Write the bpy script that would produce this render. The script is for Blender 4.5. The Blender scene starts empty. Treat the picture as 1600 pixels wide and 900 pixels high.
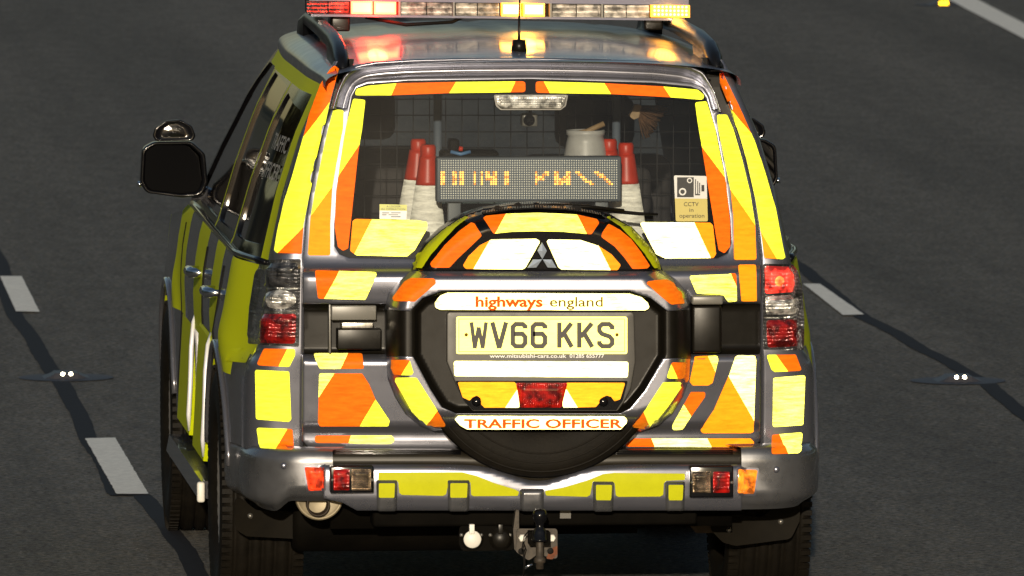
import bpy, bmesh, math, random
from mathutils import Vector, Matrix
from mathutils.bvhtree import BVHTree
from mathutils.geometry import delaunay_2d_cdt
random.seed(7)
SC = bpy.context.scene
COL = SC.collection
# ------------------------------------------------------------------ camera
FPX = 17400.0
CAMP = Vector((-2.987, -33.93, 3.523))
TH = math.radians(4.109017); PS = math.radians(4.914507)
cf = Vector((math.sin(PS)*math.cos(TH), math.cos(PS)*math.cos(TH), -math.sin(TH)))
cr = Vector((math.cos(PS), -math.sin(PS), 0)); cu = cr.cross(cf)
cd = bpy.data.cameras.new('camera'); cam = bpy.data.objects.new('camera', cd); COL.objects.link(cam)
cam.matrix_world = Matrix(((cr.x, cu.x, -cf.x, CAMP.x), (cr.y, cu.y, -cf.y, CAMP.y), (cr.z, cu.z, -cf.z, CAMP.z), (0, 0, 0, 1)))
cd.sensor_width = 36; cd.lens = 36*FPX/1600; cd.clip_start = 1; cd.clip_end = 5000
cd.dof.use_dof = True; cd.dof.focus_distance = 34.0; cd.dof.aperture_fstop = 19
SC.camera = cam
# ------------------------------------------------------------------ light
SUN_EL, SUN_AZ = math.radians(10.0), math.radians(6.3)
w = bpy.data.worlds.new('World'); SC.world = w; w.use_nodes = True
nt = w.node_tree; bg = nt.nodes['Background']; bg.inputs['Strength'].default_value = 0.075
sk = nt.nodes.new('ShaderNodeTexSky'); sk.sky_type = 'NISHITA'; sk.sun_disc = False
sk.sun_elevation = SUN_EL; sk.sun_rotation = math.pi + SUN_AZ; sk.air_density = 1.0; sk.dust_density = 1.0
nt.links.new(sk.outputs[0], bg.inputs[0])
ld = bpy.data.lights.new('sun', 'SUN'); ld.energy = 4.2; ld.angle = math.radians(0.5); ld.color = (1.0, 0.86, 0.66)
sun = bpy.data.objects.new('sun', ld); COL.objects.link(sun)
sd = Vector((math.sin(SUN_AZ)*math.cos(SUN_EL), math.cos(SUN_AZ)*math.cos(SUN_EL), -math.sin(SUN_EL)))
sun.rotation_euler = sd.to_track_quat('-Z', 'Y').to_euler(); sun.location = (-6, -50, 12)
SC.view_settings.view_transform = 'Standard'; SC.view_settings.look = 'None'
SC.view_settings.exposure = 0.0; SC.view_settings.gamma = 1.0; SC.view_settings.use_curve_mapping = False
# ------------------------------------------------------------------ materials
MT = {}
def node(t, ty, **kw):
    n = t.nodes.new(ty)
    for k, v in kw.items():
        if k in n.inputs: n.inputs[k].default_value = v
        else: setattr(n, k, v)
    return n
def pm(name, col, rough=.5, metal=0, spec=.5, coat=0, coatr=.05, emis=None, es=0, bump=None, vary=0, vscale=30, rvary=0):
    m = bpy.data.materials.new(name); m.use_nodes = True; t = m.node_tree; b = t.nodes['Principled BSDF']
    b.inputs['Base Color'].default_value = (*col, 1); b.inputs['Roughness'].default_value = rough
    b.inputs['Metallic'].default_value = metal; b.inputs['Specular IOR Level'].default_value = spec
    b.inputs['Coat Weight'].default_value = coat; b.inputs['Coat Roughness'].default_value = coatr
    if emis: b.inputs['Emission Color'].default_value = (*emis, 1); b.inputs['Emission Strength'].default_value = es
    if vary or bump or rvary:
        tc = node(t, 'ShaderNodeNewGeometry')
        n = node(t, 'ShaderNodeTexNoise', Scale=vscale, Detail=6.0, Roughness=.62)
        t.links.new(tc.outputs['Position'], n.inputs['Vector'])
        if vary:
            mr = node(t, 'ShaderNodeMapRange'); mr.inputs[1].default_value = .3; mr.inputs[2].default_value = .7
            mr.inputs[3].default_value = 1-vary; mr.inputs[4].default_value = 1+vary
            t.links.new(n.outputs[0], mr.inputs[0])
            vm = node(t, 'ShaderNodeVectorMath', operation='SCALE'); vm.inputs[0].default_value = col
            t.links.new(mr.outputs[0], vm.inputs['Scale']); t.links.new(vm.outputs[0], b.inputs['Base Color'])
        if rvary:
            mr = node(t, 'ShaderNodeMapRange'); mr.inputs[1].default_value = .3; mr.inputs[2].default_value = .7
            mr.inputs[3].default_value = max(0.02, rough-rvary); mr.inputs[4].default_value = rough+rvary
            t.links.new(n.outputs[0], mr.inputs[0]); t.links.new(mr.outputs[0], b.inputs['Roughness'])
        if bump:
            n2 = node(t, 'ShaderNodeTexNoise', Scale=bump[0], Detail=4.0); t.links.new(tc.outputs['Position'], n2.inputs['Vector'])
            bp = node(t, 'ShaderNodeBump', Strength=bump[1], Distance=bump[2]); t.links.new(n2.outputs[0], bp.inputs['Height'])
            t.links.new(bp.outputs[0], b.inputs['Normal'])
    MT[name] = m; return m
def retro(name, base, rcol, amt, rough=.33, streak=.4):
    """prismatic sheeting: fluorescent diffuse film + glass-bead lobe that sends light back towards where it came from"""
    m = bpy.data.materials.new(name); m.use_nodes = True; t = m.node_tree; b = t.nodes['Principled BSDF']; out = t.nodes['Material Output']
    g = node(t, 'ShaderNodeNewGeometry')
    mp = node(t, 'ShaderNodeMapping'); mp.inputs['Scale'].default_value = (7, 7, 46); mp.inputs['Rotation'].default_value = (0, .12, 0)
    t.links.new(g.outputs['Position'], mp.inputs['Vector'])
    n = node(t, 'ShaderNodeTexNoise', Scale=2.4, Detail=7.0, Roughness=.75); t.links.new(mp.outputs[0], n.inputs['Vector'])
    mr = node(t, 'ShaderNodeMapRange'); mr.inputs[1].default_value = .34; mr.inputs[2].default_value = .66
    mr.inputs[3].default_value = amt*(1-streak); mr.inputs[4].default_value = amt*(1+streak); t.links.new(n.outputs[0], mr.inputs[0])
    wv = node(t, 'ShaderNodeTexNoise', Scale=70.0, Detail=3.0); t.links.new(g.outputs['Position'], wv.inputs['Vector'])
    mr2 = node(t, 'ShaderNodeMapRange'); mr2.inputs[1].default_value = .3; mr2.inputs[2].default_value = .7
    mr2.inputs[3].default_value = .9; mr2.inputs[4].default_value = 1.05; t.links.new(wv.outputs[0], mr2.inputs[0])
    vm = node(t, 'ShaderNodeVectorMath', operation='SCALE'); vm.inputs[0].default_value = base; t.links.new(mr2.outputs[0], vm.inputs['Scale'])
    t.links.new(vm.outputs[0], b.inputs['Base Color'])
    b.inputs['Roughness'].default_value = .45; b.inputs['Specular IOR Level'].default_value = .06
    gl = node(t, 'ShaderNodeBsdfGlossy', Roughness=rough); gl.inputs['Color'].default_value = (*rcol, 1)
    t.links.new(g.outputs['Incoming'], gl.inputs['Normal'])
    mx = node(t, 'ShaderNodeMixShader'); t.links.new(mr.outputs[0], mx.inputs[0])
    t.links.new(b.outputs[0], mx.inputs[1]); t.links.new(gl.outputs[0], mx.inputs[2]); t.links.new(mx.outputs[0], out.inputs[0])
    MT[name] = m; return m
retro('yellow', (.60, .68, .006), (.9, 1, .10), .05)
retro('yellow_bright', (.66, .74, .012), (1, 1, .25), .085, streak=.75)  # brighter copy of the yellow film, stronger sun return put into its colour
retro('yellow_glare', (.76, .80, .14), (1, 1, .50), .17, streak=.6)  # same yellow film, blown-out sun glare put into a whiter colour
retro('amber_film', (.86, .20, .002), (1, .6, .03), .05)
retro('yellow_soft_glare', (.72, .78, .05), (1, 1, .42), .12, streak=.6)  # yellow film again, milder glare put into the colour
pm('yellow_matt', (.47, .48, .006), .5, spec=.08, vary=.05)
pm('side_yellow', (.50, .56, .004), .6, spec=.15)
retro('orange', (.80, .075, .001), (1, .35, .02), .02)
retro('orange_bright', (.82, .13, .001), (1, .45, .02), .045, streak=.25)  # lit copy of the orange film, brightness put into its colour
retro('plate_yellow', (.86, .80, .09), (1, 1, .30), .12, streak=.15)
retro('cone_white', (.66, .64, .58), (1, 1, .9), .03, streak=.9)
pm('silver', (.20, .205, .245), .285, .8, coat=.6, coatr=.03, rvary=.03, vscale=12)
pm('silver_lower', (.155, .157, .168), .30, .7, coat=.4, coatr=.08, rvary=.10, vary=.18, vscale=9)
pm('edge_glint', (.75, .75, .78), .4, .2)  # near-white stand-in for sun catching the doors' rear edges
pm('step_plastic', (.020, .017, .012), .4, spec=.3, vary=.2)
pm('rail_black', (.006, .006, .007), .32, spec=.35)
pm('roof_silver', (.20, .20, .23), .36, .7, coat=.5, coatr=.09, rvary=.08, vscale=8)
pm('silver_side', (.17, .17, .19), .26, .7, coat=.8, coatr=.03)
pm('black_gloss', (.004, .004, .005), .12, spec=.4)
pm('mirror_face', (.03, .03, .032), .02, 1)
pm('black_plastic', (.0065, .0055, .004), .34, spec=.22, rvary=.05, vscale=18)
pm('carrier', (.065, .062, .055), .42, spec=.5, rvary=.05)
pm('black_matt', (.005, .0045, .004), .65, spec=.12, vary=.3, vscale=14)
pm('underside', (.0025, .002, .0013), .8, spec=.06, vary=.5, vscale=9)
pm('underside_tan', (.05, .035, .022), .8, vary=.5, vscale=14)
pm('rubber', (.0065, .0052, .0035), .62, spec=.12, vary=.35, vscale=16, bump=(120, .25, .004))
pm('flap', (.006, .0048, .003), .6, spec=.06, vary=.3, vscale=11)
pm('interior', (.010, .010, .012), .8, spec=.1)
pm('seat_cloth', (.040, .036, .036), .85, vary=.25, vscale=25)
pm('steel', (.42, .40, .36), .35, .9, rvary=.1)
pm('cream_metal', (.24, .20, .13), .5, .3, vary=.2)
pm('rim_steel', (.30, .29, .28), .35, .8, vary=.2)
pm('pipe_steel', (.022, .013, .007), .6, .2, vary=.4, vscale=60)
pm('brown_steel', (.045, .036, .027), .6, .3, vary=.45, vscale=60)
pm('rust', (.12, .035, .012), .8, vary=.5, vscale=60)
pm('chrome', (.8, .82, .86), .12, 1)
pm('badge_chrome', (.45, .52, .62), .35, .5)
pm('white_plastic', (.72, .70, .64), .45)
pm('grey_plastic', (.13, .125, .11), .35)
pm('sign_frame', (.10, .115, .13), .5)
pm('sign_face', (.10, .125, .16), .6)
pm('led_off', (.9, .9, .8), .3)
pm('led_on', (.9, .3, .03), .3, emis=(1, .42, .06), es=4.5)
pm('led_dim', (.8, .25, .03), .3, emis=(1, .30, .03), es=2.0)
pm('cone_red', (.55, .035, .010), .4, vary=.15, vscale=20)
pm('bucket_white', (.46, .46, .45), .4, vary=.1, vscale=40)
pm('wood', (.30, .20, .10), .6, vary=.2, vscale=50)
pm('bristle', (.10, .050, .022), .9, vary=.4, vscale=120)
pm('hose_blue', (.10, .22, .42), .4)
pm('sticker_white', (.62, .62, .60), .4)
pm('sticker_gold', (.50, .42, .12), .4)
pm('sticker_green', (.42, .44, .05), .4)
pm('side_print', (.30, .29, .27), .5)
pm('print_black', (.015, .015, .015), .45)
pm('print_plate', (.014, .009, .004), .45)
pm('print_orange', (.62, .10, .004), .6, spec=.1)
pm('print_gold', (.15, .075, .004), .6, spec=.1)
pm('print_white', (.8, .8, .76), .4)
pm('wire', (.010, .010, .010), .6)
pm('reflector_red', (.80, .030, .004), .18, emis=(1, .05, .005), es=0, coat=1, bump=(260, .8, .004))
pm('bar_body', (.10, .10, .16), .3, coat=.4)
pm('lamp_on_red', (1, .2, .1), .3, emis=(1, .03, .012), es=22)
pm('lamp_core_red', (1, .5, .2), .3, emis=(1, .42, .12), es=3.5)
pm('lamp_on_amber', (1, .5, .1), .3, emis=(1, .34, .01), es=9)
pm('lamp_core_amber', (1, .8, .3), .3, emis=(1, .68, .20), es=4)
pm('lamp_base_amber', (.8, .35, .03), .3, emis=(1, .36, .02), es=2.2)
def lens(name, col, metal, rough, emis=None, es=0, sx=260, sz=90, st=.9):
    m = bpy.data.materials.new(name); m.use_nodes = True; t = m.node_tree; b = t.nodes['Principled BSDF']
    b.inputs['Base Color'].default_value = (*col, 1); b.inputs['Metallic'].default_value = metal; b.inputs['Roughness'].default_value = rough
    b.inputs['Coat Weight'].default_value = 1; b.inputs['Coat Roughness'].default_value = .04
    g = node(t, 'ShaderNodeNewGeometry')
    mp = node(t, 'ShaderNodeMapping'); mp.inputs['Scale'].default_value = (sx, sx*.4, sz); t.links.new(g.outputs['Position'], mp.inputs['Vector'])
    vo = node(t, 'ShaderNodeTexVoronoi', Scale=1.0); vo.inputs['Randomness'].default_value = .12; t.links.new(mp.outputs[0], vo.inputs['Vector'])
    bp = node(t, 'ShaderNodeBump', Strength=st, Distance=.004); t.links.new(vo.outputs['Distance'], bp.inputs['Height']); t.links.new(bp.outputs[0], b.inputs['Normal'])
    ns = node(t, 'ShaderNodeTexNoise', Scale=34.0, Detail=2.0); t.links.new(g.outputs['Position'], ns.inputs['Vector'])
    mr = node(t, 'ShaderNodeMapRange'); mr.inputs[1].default_value = .38; mr.inputs[2].default_value = .66; mr.inputs[3].default_value = .25; mr.inputs[4].default_value = 1.5
    t.links.new(ns.outputs[0], mr.inputs[0])
    vm = node(t, 'ShaderNodeVectorMath', operation='SCALE'); vm.inputs[0].default_value = col; t.links.new(mr.outputs[0], vm.inputs['Scale'])
    t.links.new(vm.outputs[0], b.inputs['Base Color'])
    if emis:
        b.inputs['Emission Color'].default_value = (*emis, 1)
        mm = node(t, 'ShaderNodeMath', operation='MULTIPLY'); mm.inputs[1].default_value = es; t.links.new(mr.outputs[0], mm.inputs[0]); t.links.new(mm.outputs[0], b.inputs['Emission Strength'])
    MT[name] = m
lens('lens_clear', (.40, .40, .38), .85, .16)
lens('lens_smoke', (.085, .085, .09), .6, .14)
lens('lens_reverse', (.75, .74, .70), .6, .18, sx=330, sz=110)
lens('lens_red', (.40, .006, .003), .2, .14)
lens('lens_dark_red', (.26, .006, .005), .3, .12)
lens('lens_red_lit', (.75, .02, .02), .1, .15, emis=(1, .06, .03), es=1.1)
lens('bulb_glow', (.8, .2, .05), .0, .2, emis=(1, .10, .02), es=2.6)
lens('lens_fog', (.45, .008, .004), .2, .12, sx=150, sz=260)
lens('lens_indicator', (.42, .30, .19), .75, .2, sx=300, sz=200)
lens('lens_red_orange', (.85, .05, .006), .05, .2, sx=350, sz=350, emis=(1, .06, .01), es=.5)  # emission stands in for sunlight returned by the reflector
lens('lens_orange', (.85, .17, .01), .05, .2, sx=350, sz=350, emis=(1, .24, .01), es=.9)  # glow imitates returned sunlight, the reflector is no lamp
lens('lens_bar', (.34, .31, .27), .35, .3, sx=340, sz=60, st=.5)
lens('lens_brake', (.85, .84, .78), .5, .3, sx=190, sz=150)
def glass(name, tint, dust=0):
    m = bpy.data.materials.new(name); m.use_nodes = True; t = m.node_tree; t.nodes.remove(t.nodes['Principled BSDF']); out = t.nodes['Material Output']
    tr = node(t, 'ShaderNodeBsdfTransparent'); tr.inputs[0].default_value = (*tint, 1)
    g = node(t, 'ShaderNodeBsdfGlossy', Roughness=.02); fr = node(t, 'ShaderNodeFresnel', IOR=1.45)
    mx = node(t, 'ShaderNodeMixShader'); t.links.new(fr.outputs[0], mx.inputs[0]); t.links.new(tr.outputs[0], mx.inputs[1]); t.links.new(g.outputs[0], mx.inputs[2]); t.links.new(mx.outputs[0], out.inputs[0])
    MT[name] = m
    if dust:
        gg = node(t, 'ShaderNodeNewGeometry'); n = node(t, 'ShaderNodeTexNoise', Scale=6.0, Detail=8.0, Roughness=.7); t.links.new(gg.outputs['Position'], n.inputs['Vector'])
        mr = node(t, 'ShaderNodeMapRange'); mr.inputs[1].default_value = .35; mr.inputs[2].default_value = .7; mr.inputs[3].default_value = dust*.3; mr.inputs[4].default_value = dust*1.6; t.links.new(n.outputs[0], mr.inputs[0])
        df = node(t, 'ShaderNodeBsdfDiffuse'); df.inputs[0].default_value = (.45, .43, .40, 1); m2 = node(t, 'ShaderNodeMixShader')
        t.links.new(mr.outputs[0], m2.inputs[0]); t.links.new(mx.outputs[0], m2.inputs[1]); t.links.new(df.outputs[0], m2.inputs[2]); t.links.new(m2.outputs[0], out.inputs[0])
glass('rear_glass', (.72, .74, .74), .014); glass('screen_glass', (.80, .84, .84))
pm('side_glass', (.010, .006, .004), .05, spec=.3)
def asphalt():
    m = bpy.data.materials.new('asphalt'); m.use_nodes = True; t = m.node_tree; b = t.nodes['Principled BSDF']; L = t.links.new
    g = node(t, 'ShaderNodeNewGeometry')
    def nz(sc, det=3.0, st=(1, 1, 1), r=.6):
        mp = node(t, 'ShaderNodeMapping'); mp.inputs['Scale'].default_value = st; L(g.outputs['Position'], mp.inputs['Vector'])
        n = node(t, 'ShaderNodeTexNoise', Scale=sc, Detail=det, Roughness=r); L(mp.outputs[0], n.inputs['Vector']); return n.outputs[0]
    def mr(x, a, c, d, e):
        k = node(t, 'ShaderNodeMapRange'); k.inputs[1].default_value = a; k.inputs[2].default_value = c; k.inputs[3].default_value = d; k.inputs[4].default_value = e; L(x, k.inputs[0]); return k.outputs[0]
    def mul(a, c):
        k = node(t, 'ShaderNodeMath', operation='MULTIPLY'); L(a, k.inputs[0]); L(c, k.inputs[1]); return k.outputs[0]
    v = mul(mul(mr(nz(42, 4, (1, 1, 1), .8), .36, .64, .15, 2.1), mr(nz(9, 4, (1, .35, 1)), .3, .7, .78, 1.24)), mr(nz(.9, 4, (1, .12, 1)), .3, .7, .82, 1.2))
    vo = node(t, 'ShaderNodeTexVoronoi', Scale=42.0); L(g.outputs['Position'], vo.inputs['Vector'])
    sp = mr(vo.outputs['Distance'], .0, .16, 5.0, 1.0)
    sel = node(t, 'ShaderNodeMath', operation='GREATER_THAN'); sel.inputs[1].default_value = .72; L(vo.outputs['Color'], sel.inputs[0])
    spx = node(t, 'ShaderNodeMix'); L(sel.outputs[0], spx.inputs[0]); spx.inputs[2].default_value = 1.0; L(sp, spx.inputs[3])
    v = mul(v, spx.outputs[0])
    v = mul(v, mr(nz(1.1, 2, (1, .006, 1)), .35, .65, .86, 1.16))
    hue = node(t, 'ShaderNodeMix', data_type='RGBA'); L(mr(nz(24, 2), .35, .65, 0, 1), hue.inputs[0])
    hue.inputs[6].default_value = (.098, .089, .073, 1); hue.inputs[7].default_value = (.074, .077, .078, 1)
    vm = node(t, 'ShaderNodeVectorMath', operation='SCALE'); L(hue.outputs[2], vm.inputs[0]); L(v, vm.inputs['Scale']); L(vm.outputs[0], b.inputs['Base Color'])
    b.inputs['Roughness'].default_value = .8; b.inputs['Specular IOR Level'].default_value = .3
    bp = node(t, 'ShaderNodeBump', Strength=.8, Distance=.008); L(nz(70, 3), bp.inputs['Height']); L(bp.outputs[0], b.inputs['Normal'])
    MT['asphalt'] = m
asphalt()
pm('sealant', (.008, .009, .014), .8, spec=.25, vary=.25, vscale=20, bump=(40, .3, .004))
pm('road_paint', (.88, .86, .79), .6, vary=.14, vscale=38, bump=(90, .3, .003))
pm('grass', (.05, .055, .025), .9, vary=.4, vscale=3)
pm('stud_casing', (.05, .05, .06), .5, .3)
pm('stud_rubber', (.03, .03, .04), .6)
retro('stud_lens', (.8, .8, .75), (1, 1, .9), .5, rough=.25, streak=0)
retro('stud_amber', (.9, .5, .02), (1, .6, .02), .35, rough=.3, streak=0)
# ------------------------------------------------------------------ helpers
def rdir(px, py): return cf + cr*((px-800)/FPX) - cu*((py-450)/FPX)
def at(px, py, Y):
    d = rdir(px, py); return CAMP + d*((Y-CAMP.y)/d.y)
def on_z(px, py, Z):
    d = rdir(px, py); return CAMP + d*((Z-CAMP.z)/d.z)
def on_s(px, py, s):
    Y = 0.0
    for _ in range(7):
        p = at(px, py, Y); Y = .3*Y + .7*s(p.x, p.z)
    return at(px, py, Y)
def mk(name, verts, faces, mats, parent=None, smooth=True, fm=None, label=None, kind=None):
    if not verts: return None
    n = len(verts); c = Vector((sum(v[0] for v in verts)/n, sum(v[1] for v in verts)/n, sum(v[2] for v in verts)/n))
    me = bpy.data.meshes.new(name); me.from_pydata([Vector(v)-c for v in verts], [], faces)
    if isinstance(mats, str): mats = [mats]
    for m in mats: me.materials.append(MT[m])
    if fm: me.polygons.foreach_set('material_index', fm)
    me.validate(); 
    if smooth: me.polygons.foreach_set('use_smooth', [True]*len(me.polygons))
    me.update()
    o = bpy.data.objects.new(name, me); COL.objects.link(o); o.location = c
    if parent is not None:
        o.parent = parent
        o.location = c - WORLD[parent.name]
    WORLD[o.name] = c
    if label: o['label'] = label
    if kind: o['kind'] = kind
    return o
WORLD = {}
def empty(name, loc, label=None, cat=None, group=None, parent=None):
    o = bpy.data.objects.new(name, None); COL.objects.link(o); o.empty_display_size = .2; o.location = Vector(loc)
    if parent is not None: o.parent = parent; o.location = Vector(loc)-WORLD[parent.name]
    WORLD[o.name] = Vector(loc)
    if label: o['label'] = label
    if cat: o['category'] = cat
    if group: o['group'] = group
    return o
class MB:
    def __init__(s): s.v = []; s.f = []; s.m = []
    def add(s, v, f, m=0):
        b = len(s.v); s.v += [tuple(x) for x in v]; s.f += [tuple(i+b for i in q) for q in f]; s.m += [m]*len(f)
    def box(s, x0, x1, y0, y1, z0, z1, m=0, bev=0):
        if bev:
            bm = bmesh.new(); bmesh.ops.create_cube(bm, size=1)
            for v in bm.verts: v.co = Vector(((x0+x1)/2+v.co.x*(x1-x0), (y0+y1)/2+v.co.y*(y1-y0), (z0+z1)/2+v.co.z*(z1-z0)))
            bmesh.ops.bevel(bm, geom=bm.edges[:], offset=bev, segments=3, affect='EDGES', profile=.5)
            bm.verts.index_update(); s.add([v.co[:] for v in bm.verts], [[v.index for v in f.verts] for f in bm.faces], m); bm.free(); return
        v = [(x, y, z) for x in (x0, x1) for y in (y0, y1) for z in (z0, z1)]
        s.add(v, [(0, 1, 3, 2), (4, 6, 7, 5), (0, 4, 5, 1), (2, 3, 7, 6), (0, 2, 6, 4), (1, 5, 7, 3)], m)
    def hexa(s, p, m=0):   # 8 corner points: bottom 4, top 4
        s.add(p, [(3, 2, 1, 0), (4, 5, 6, 7), (0, 1, 5, 4), (1, 2, 6, 5), (2, 3, 7, 6), (3, 0, 4, 7)], m)
    def tube(s, pts, r, n=8, m=0, cap=True, sx=1, up=None):
        pts = [Vector(p) for p in pts]; rs = r if isinstance(r, (list, tuple)) else [r]*len(pts); b = len(s.v); rings = []
        U = Vector(up) if up else Vector((.13, .21, .97))
        for i, p in enumerate(pts):
            d = (pts[min(i+1, len(pts)-1)]-pts[max(i-1, 0)]).normalized()
            a = d.cross(U).normalized(); c = a.cross(d).normalized()
            rings.append([p+a*(math.cos(2*math.pi*k/n)*rs[i]*sx)+c*(math.sin(2*math.pi*k/n)*rs[i]) for k in range(n)])
        f = []
        for i in range(len(pts)-1):
            for k in range(n): f.append((i*n+k, i*n+(k+1) % n, (i+1)*n+(k+1) % n, (i+1)*n+k))
        if cap: f += [tuple(range(n))[::-1], tuple((len(pts)-1)*n+k for k in range(n))]
        s.add([q for R in rings for q in R], f, m)
    def lathe(s, prof, c, axis='Z', n=48, m=0, ms=None):  # prof: (radius, along)
        v = []; c = Vector(c)
        for k in range(n):
            a = 2*math.pi*k/n
            for r, h in prof:
                v.append(c+{'Z': Vector((r*math.cos(a), r*math.sin(a), h)), 'Y': Vector((r*math.cos(a), h, r*math.sin(a))), 'X': Vector((h, r*math.cos(a), r*math.sin(a)))}[axis])
        q = len(prof); b = len(s.v)
        for k in range(n):
            for i in range(q-1):
                s.f.append((b+k*q+i, b+((k+1) % n)*q+i, b+((k+1) % n)*q+i+1, b+k*q+i+1)); s.m.append(ms[i] if ms else m)
        s.v += [tuple(x) for x in v]
    def out(s, name, mats, parent=None, **k): return mk(name, s.v, s.f, mats, parent, fm=s.m, **k)
def inside(p, poly):
    x, y = p; r = False; j = len(poly)-1
    for i in range(len(poly)):
        a, b = poly[i], poly[j]
        if (a[1] > y) != (b[1] > y) and x < (b[0]-a[0])*(y-a[1])/(b[1]-a[1])+a[0]: r = not r
        j = i
    return r
def dist(p, poly, closed=True):
    best = 1e9; x, y = p; n = len(poly)
    for i in range(n if closed else n-1):
        ax, ay = poly[i]; bx, by = poly[(i+1) % n]; dx, dy = bx-ax, by-ay; L = dx*dx+dy*dy
        t = 0 if L == 0 else max(0, min(1, ((x-ax)*dx+(y-ay)*dy)/L)); q = (ax+t*dx-x)**2+(ay+t*dy-y)**2
        if q < best: best = q
    return math.sqrt(best)
def rnd(poly, r=3.5, seg=3):
    out = []; n = len(poly)
    for i in range(n):
        p = Vector(poly[i]); a = Vector(poly[i-1])-p; b = Vector(poly[(i+1) % n])-p; la, lb = a.length, b.length
        if la < 1e-6 or lb < 1e-6: out.append(tuple(p)); continue
        a /= la; b /= lb; ang = a.angle(b)
        if ang > math.radians(152): out.append(tuple(p)); continue
        k = min(r/max(.2, math.tan(ang/2)), la*.48, lb*.48)
        for j in range(seg+1):
            t = j/seg; q = (p+a*k)*(1-t)**2+p*2*t*(1-t)+(p+b*k)*t*t; out.append(tuple(q))
    return out
def resamp(poly, step, closed=True):
    out = []; n = len(poly)
    for i in range(n if closed else n-1):
        a = Vector(poly[i]); b = Vector(poly[(i+1) % n]); k = max(1, int(math.ceil((b-a).length/step)))
        for j in range(k): out.append(tuple(a.lerp(b, j/k)))
    if not closed: out.append(tuple(poly[-1]))
    return out
def area(p): return sum(p[i-1][0]*p[i][1]-p[i][0]*p[i-1][1] for i in range(len(p)))/2
def patch(name, outline, mapfn, mats, parent=None, holes=(), step=6, splits=(), colfn=None, skirt=.02, bev=0, bpx=0, label=None, kind=None, sdir=(0, 1, 0)):
    """conforming sheet: outline in a 2-D domain, triangulated on a grid, each vertex mapped to 3-D, with rolled edge + skirt"""
    loops = [resamp(l, step) for l in (outline, *holes)]
    if area(loops[0]) < 0: loops[0].reverse()
    for i in range(1, len(loops)):
        if area(loops[i]) > 0: loops[i].reverse()
    V = []; E = []
    for l in loops:
        b = len(V); V += l; E += [(b+i, b+(i+1) % len(l)) for i in range(len(l))]
    nb = len(V)
    for a, c in splits:
        b = len(V); pts = resamp([a, c], step, False); V += pts; E += [(b+i, b+i+1) for i in range(len(pts)-1)]
    xs = [p[0] for p in loops[0]]; ys = [p[1] for p in loops[0]]
    gx = min(xs)+step*.5; 
    ins = []
    while gx < max(xs):
        gy = min(ys)+step*.5
        while gy < max(ys):
            p = (gx, gy)
            if inside(p, loops[0]) and not any(inside(p, h) for h in loops[1:]) and min(dist(p, l) for l in loops) > step*.35: ins.append(p)
            gy += step
        gx += step
    V += ins
    r = delaunay_2d_cdt([Vector(v) for v in V], E, [], 0, 1e-6 if step < 1 else 1e-4)
    rv, rf = [tuple(v) for v in r[0]], r[2]
    F = []; M = []; used = {}
    def idx(i):
        if i not in used: used[i] = len(used)
        return used[i]
    for f in rf:
        cx = sum(rv[i][0] for i in f)/len(f); cy = sum(rv[i][1] for i in f)/len(f)
        if not inside((cx, cy), loops[0]) or any(inside((cx, cy), h) for h in loops[1:]): continue
        if colfn: m = colfn(cx, cy)
        else:
            m = 0
            for a, c in splits:
                X = a[0]+(c[0]-a[0])*(cy-a[1])/((c[1]-a[1]) or 1e-6)
                if cx > X: m += 1
        F.append(tuple(idx(i) for i in f)); M.append(m)
    P2 = [None]*len(used)
    for i, k in used.items(): P2[k] = rv[i]
    P = [Vector(mapfn(*p)) for p in P2]
    # boundary edges
    cnt = {}
    for fi, f in enumerate(F):
        for i in range(len(f)):
            a, b = f[i], f[(i+1) % len(f)]; cnt.setdefault((min(a, b), max(a, b)), []).append((a, b, fi))
    be = [v[0] for v in cnt.values() if len(v) == 1]
    nrm = {}
    for a, b, fi in be:
        dx, dy = P2[b][0]-P2[a][0], P2[b][1]-P2[a][1]; L = math.hypot(dx, dy) or 1; n = (dy/L, -dx/L)
        # outward: away from face centroid
        f = F[fi]; cx = sum(P2[i][0] for i in f)/len(f); cy = sum(P2[i][1] for i in f)/len(f)
        if (cx-P2[a][0])*n[0]+(cy-P2[a][1])*n[1] > 0: n = (-n[0], -n[1])
        for i in (a, b):
            o = nrm.get(i, (0, 0)); nrm[i] = (o[0]+n[0], o[1]+n[1])
    SD = Vector(sdir)
    if skirt:
        rings = []
        if bev: rings += [(bpx*math.sin(t), bev*(1-math.cos(t))) for t in (math.radians(30), math.radians(60), math.radians(88))]
        rings.append((bpx if bev else 0, bev+skirt))
        prev = {i: i for i in nrm}
        if not bev:   # hard edge: duplicate the rim
            for i in nrm: P.append(P[i].copy()); prev[i] = len(P)-1
        for off, dep in rings:
            cur = {}
            for i, n in nrm.items():
                L = math.hypot(*n) or 1
                q = (P2[i][0]+n[0]/L*off, P2[i][1]+n[1]/L*off)
                base = Vector(mapfn(*q)) if off else P[i].copy()
                P.append(base+SD*dep); cur[i] = len(P)-1
            for a, b, fi in be:
                F.append((prev[b], prev[a], cur[a], cur[b])); M.append(M[fi])
            prev = cur
    return mk(name, P, F, mats, parent, fm=M, label=label, kind=kind)
def interp(tab, z):
    if z >= tab[0][0]: return tab[0][1]
    for (a, ya), (b, yb) in zip(tab, tab[1:]):
        if z >= b: return yb+(ya-yb)*(z-b)/(a-b)
    return tab[-1][1]
def sinterp(tab, z, w=.004): return (interp(tab, z-w)+2*interp(tab, z)+interp(tab, z+w)+interp(tab, z-w/2)*2+interp(tab, z+w/2)*2)/8
def ss(t): t = max(0, min(1, t)); return t*t*(3-2*t)
def rect(x0, y0, x1, y1): return [(x0, y0), (x1, y0), (x1, y1), (x0, y1)]
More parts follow.
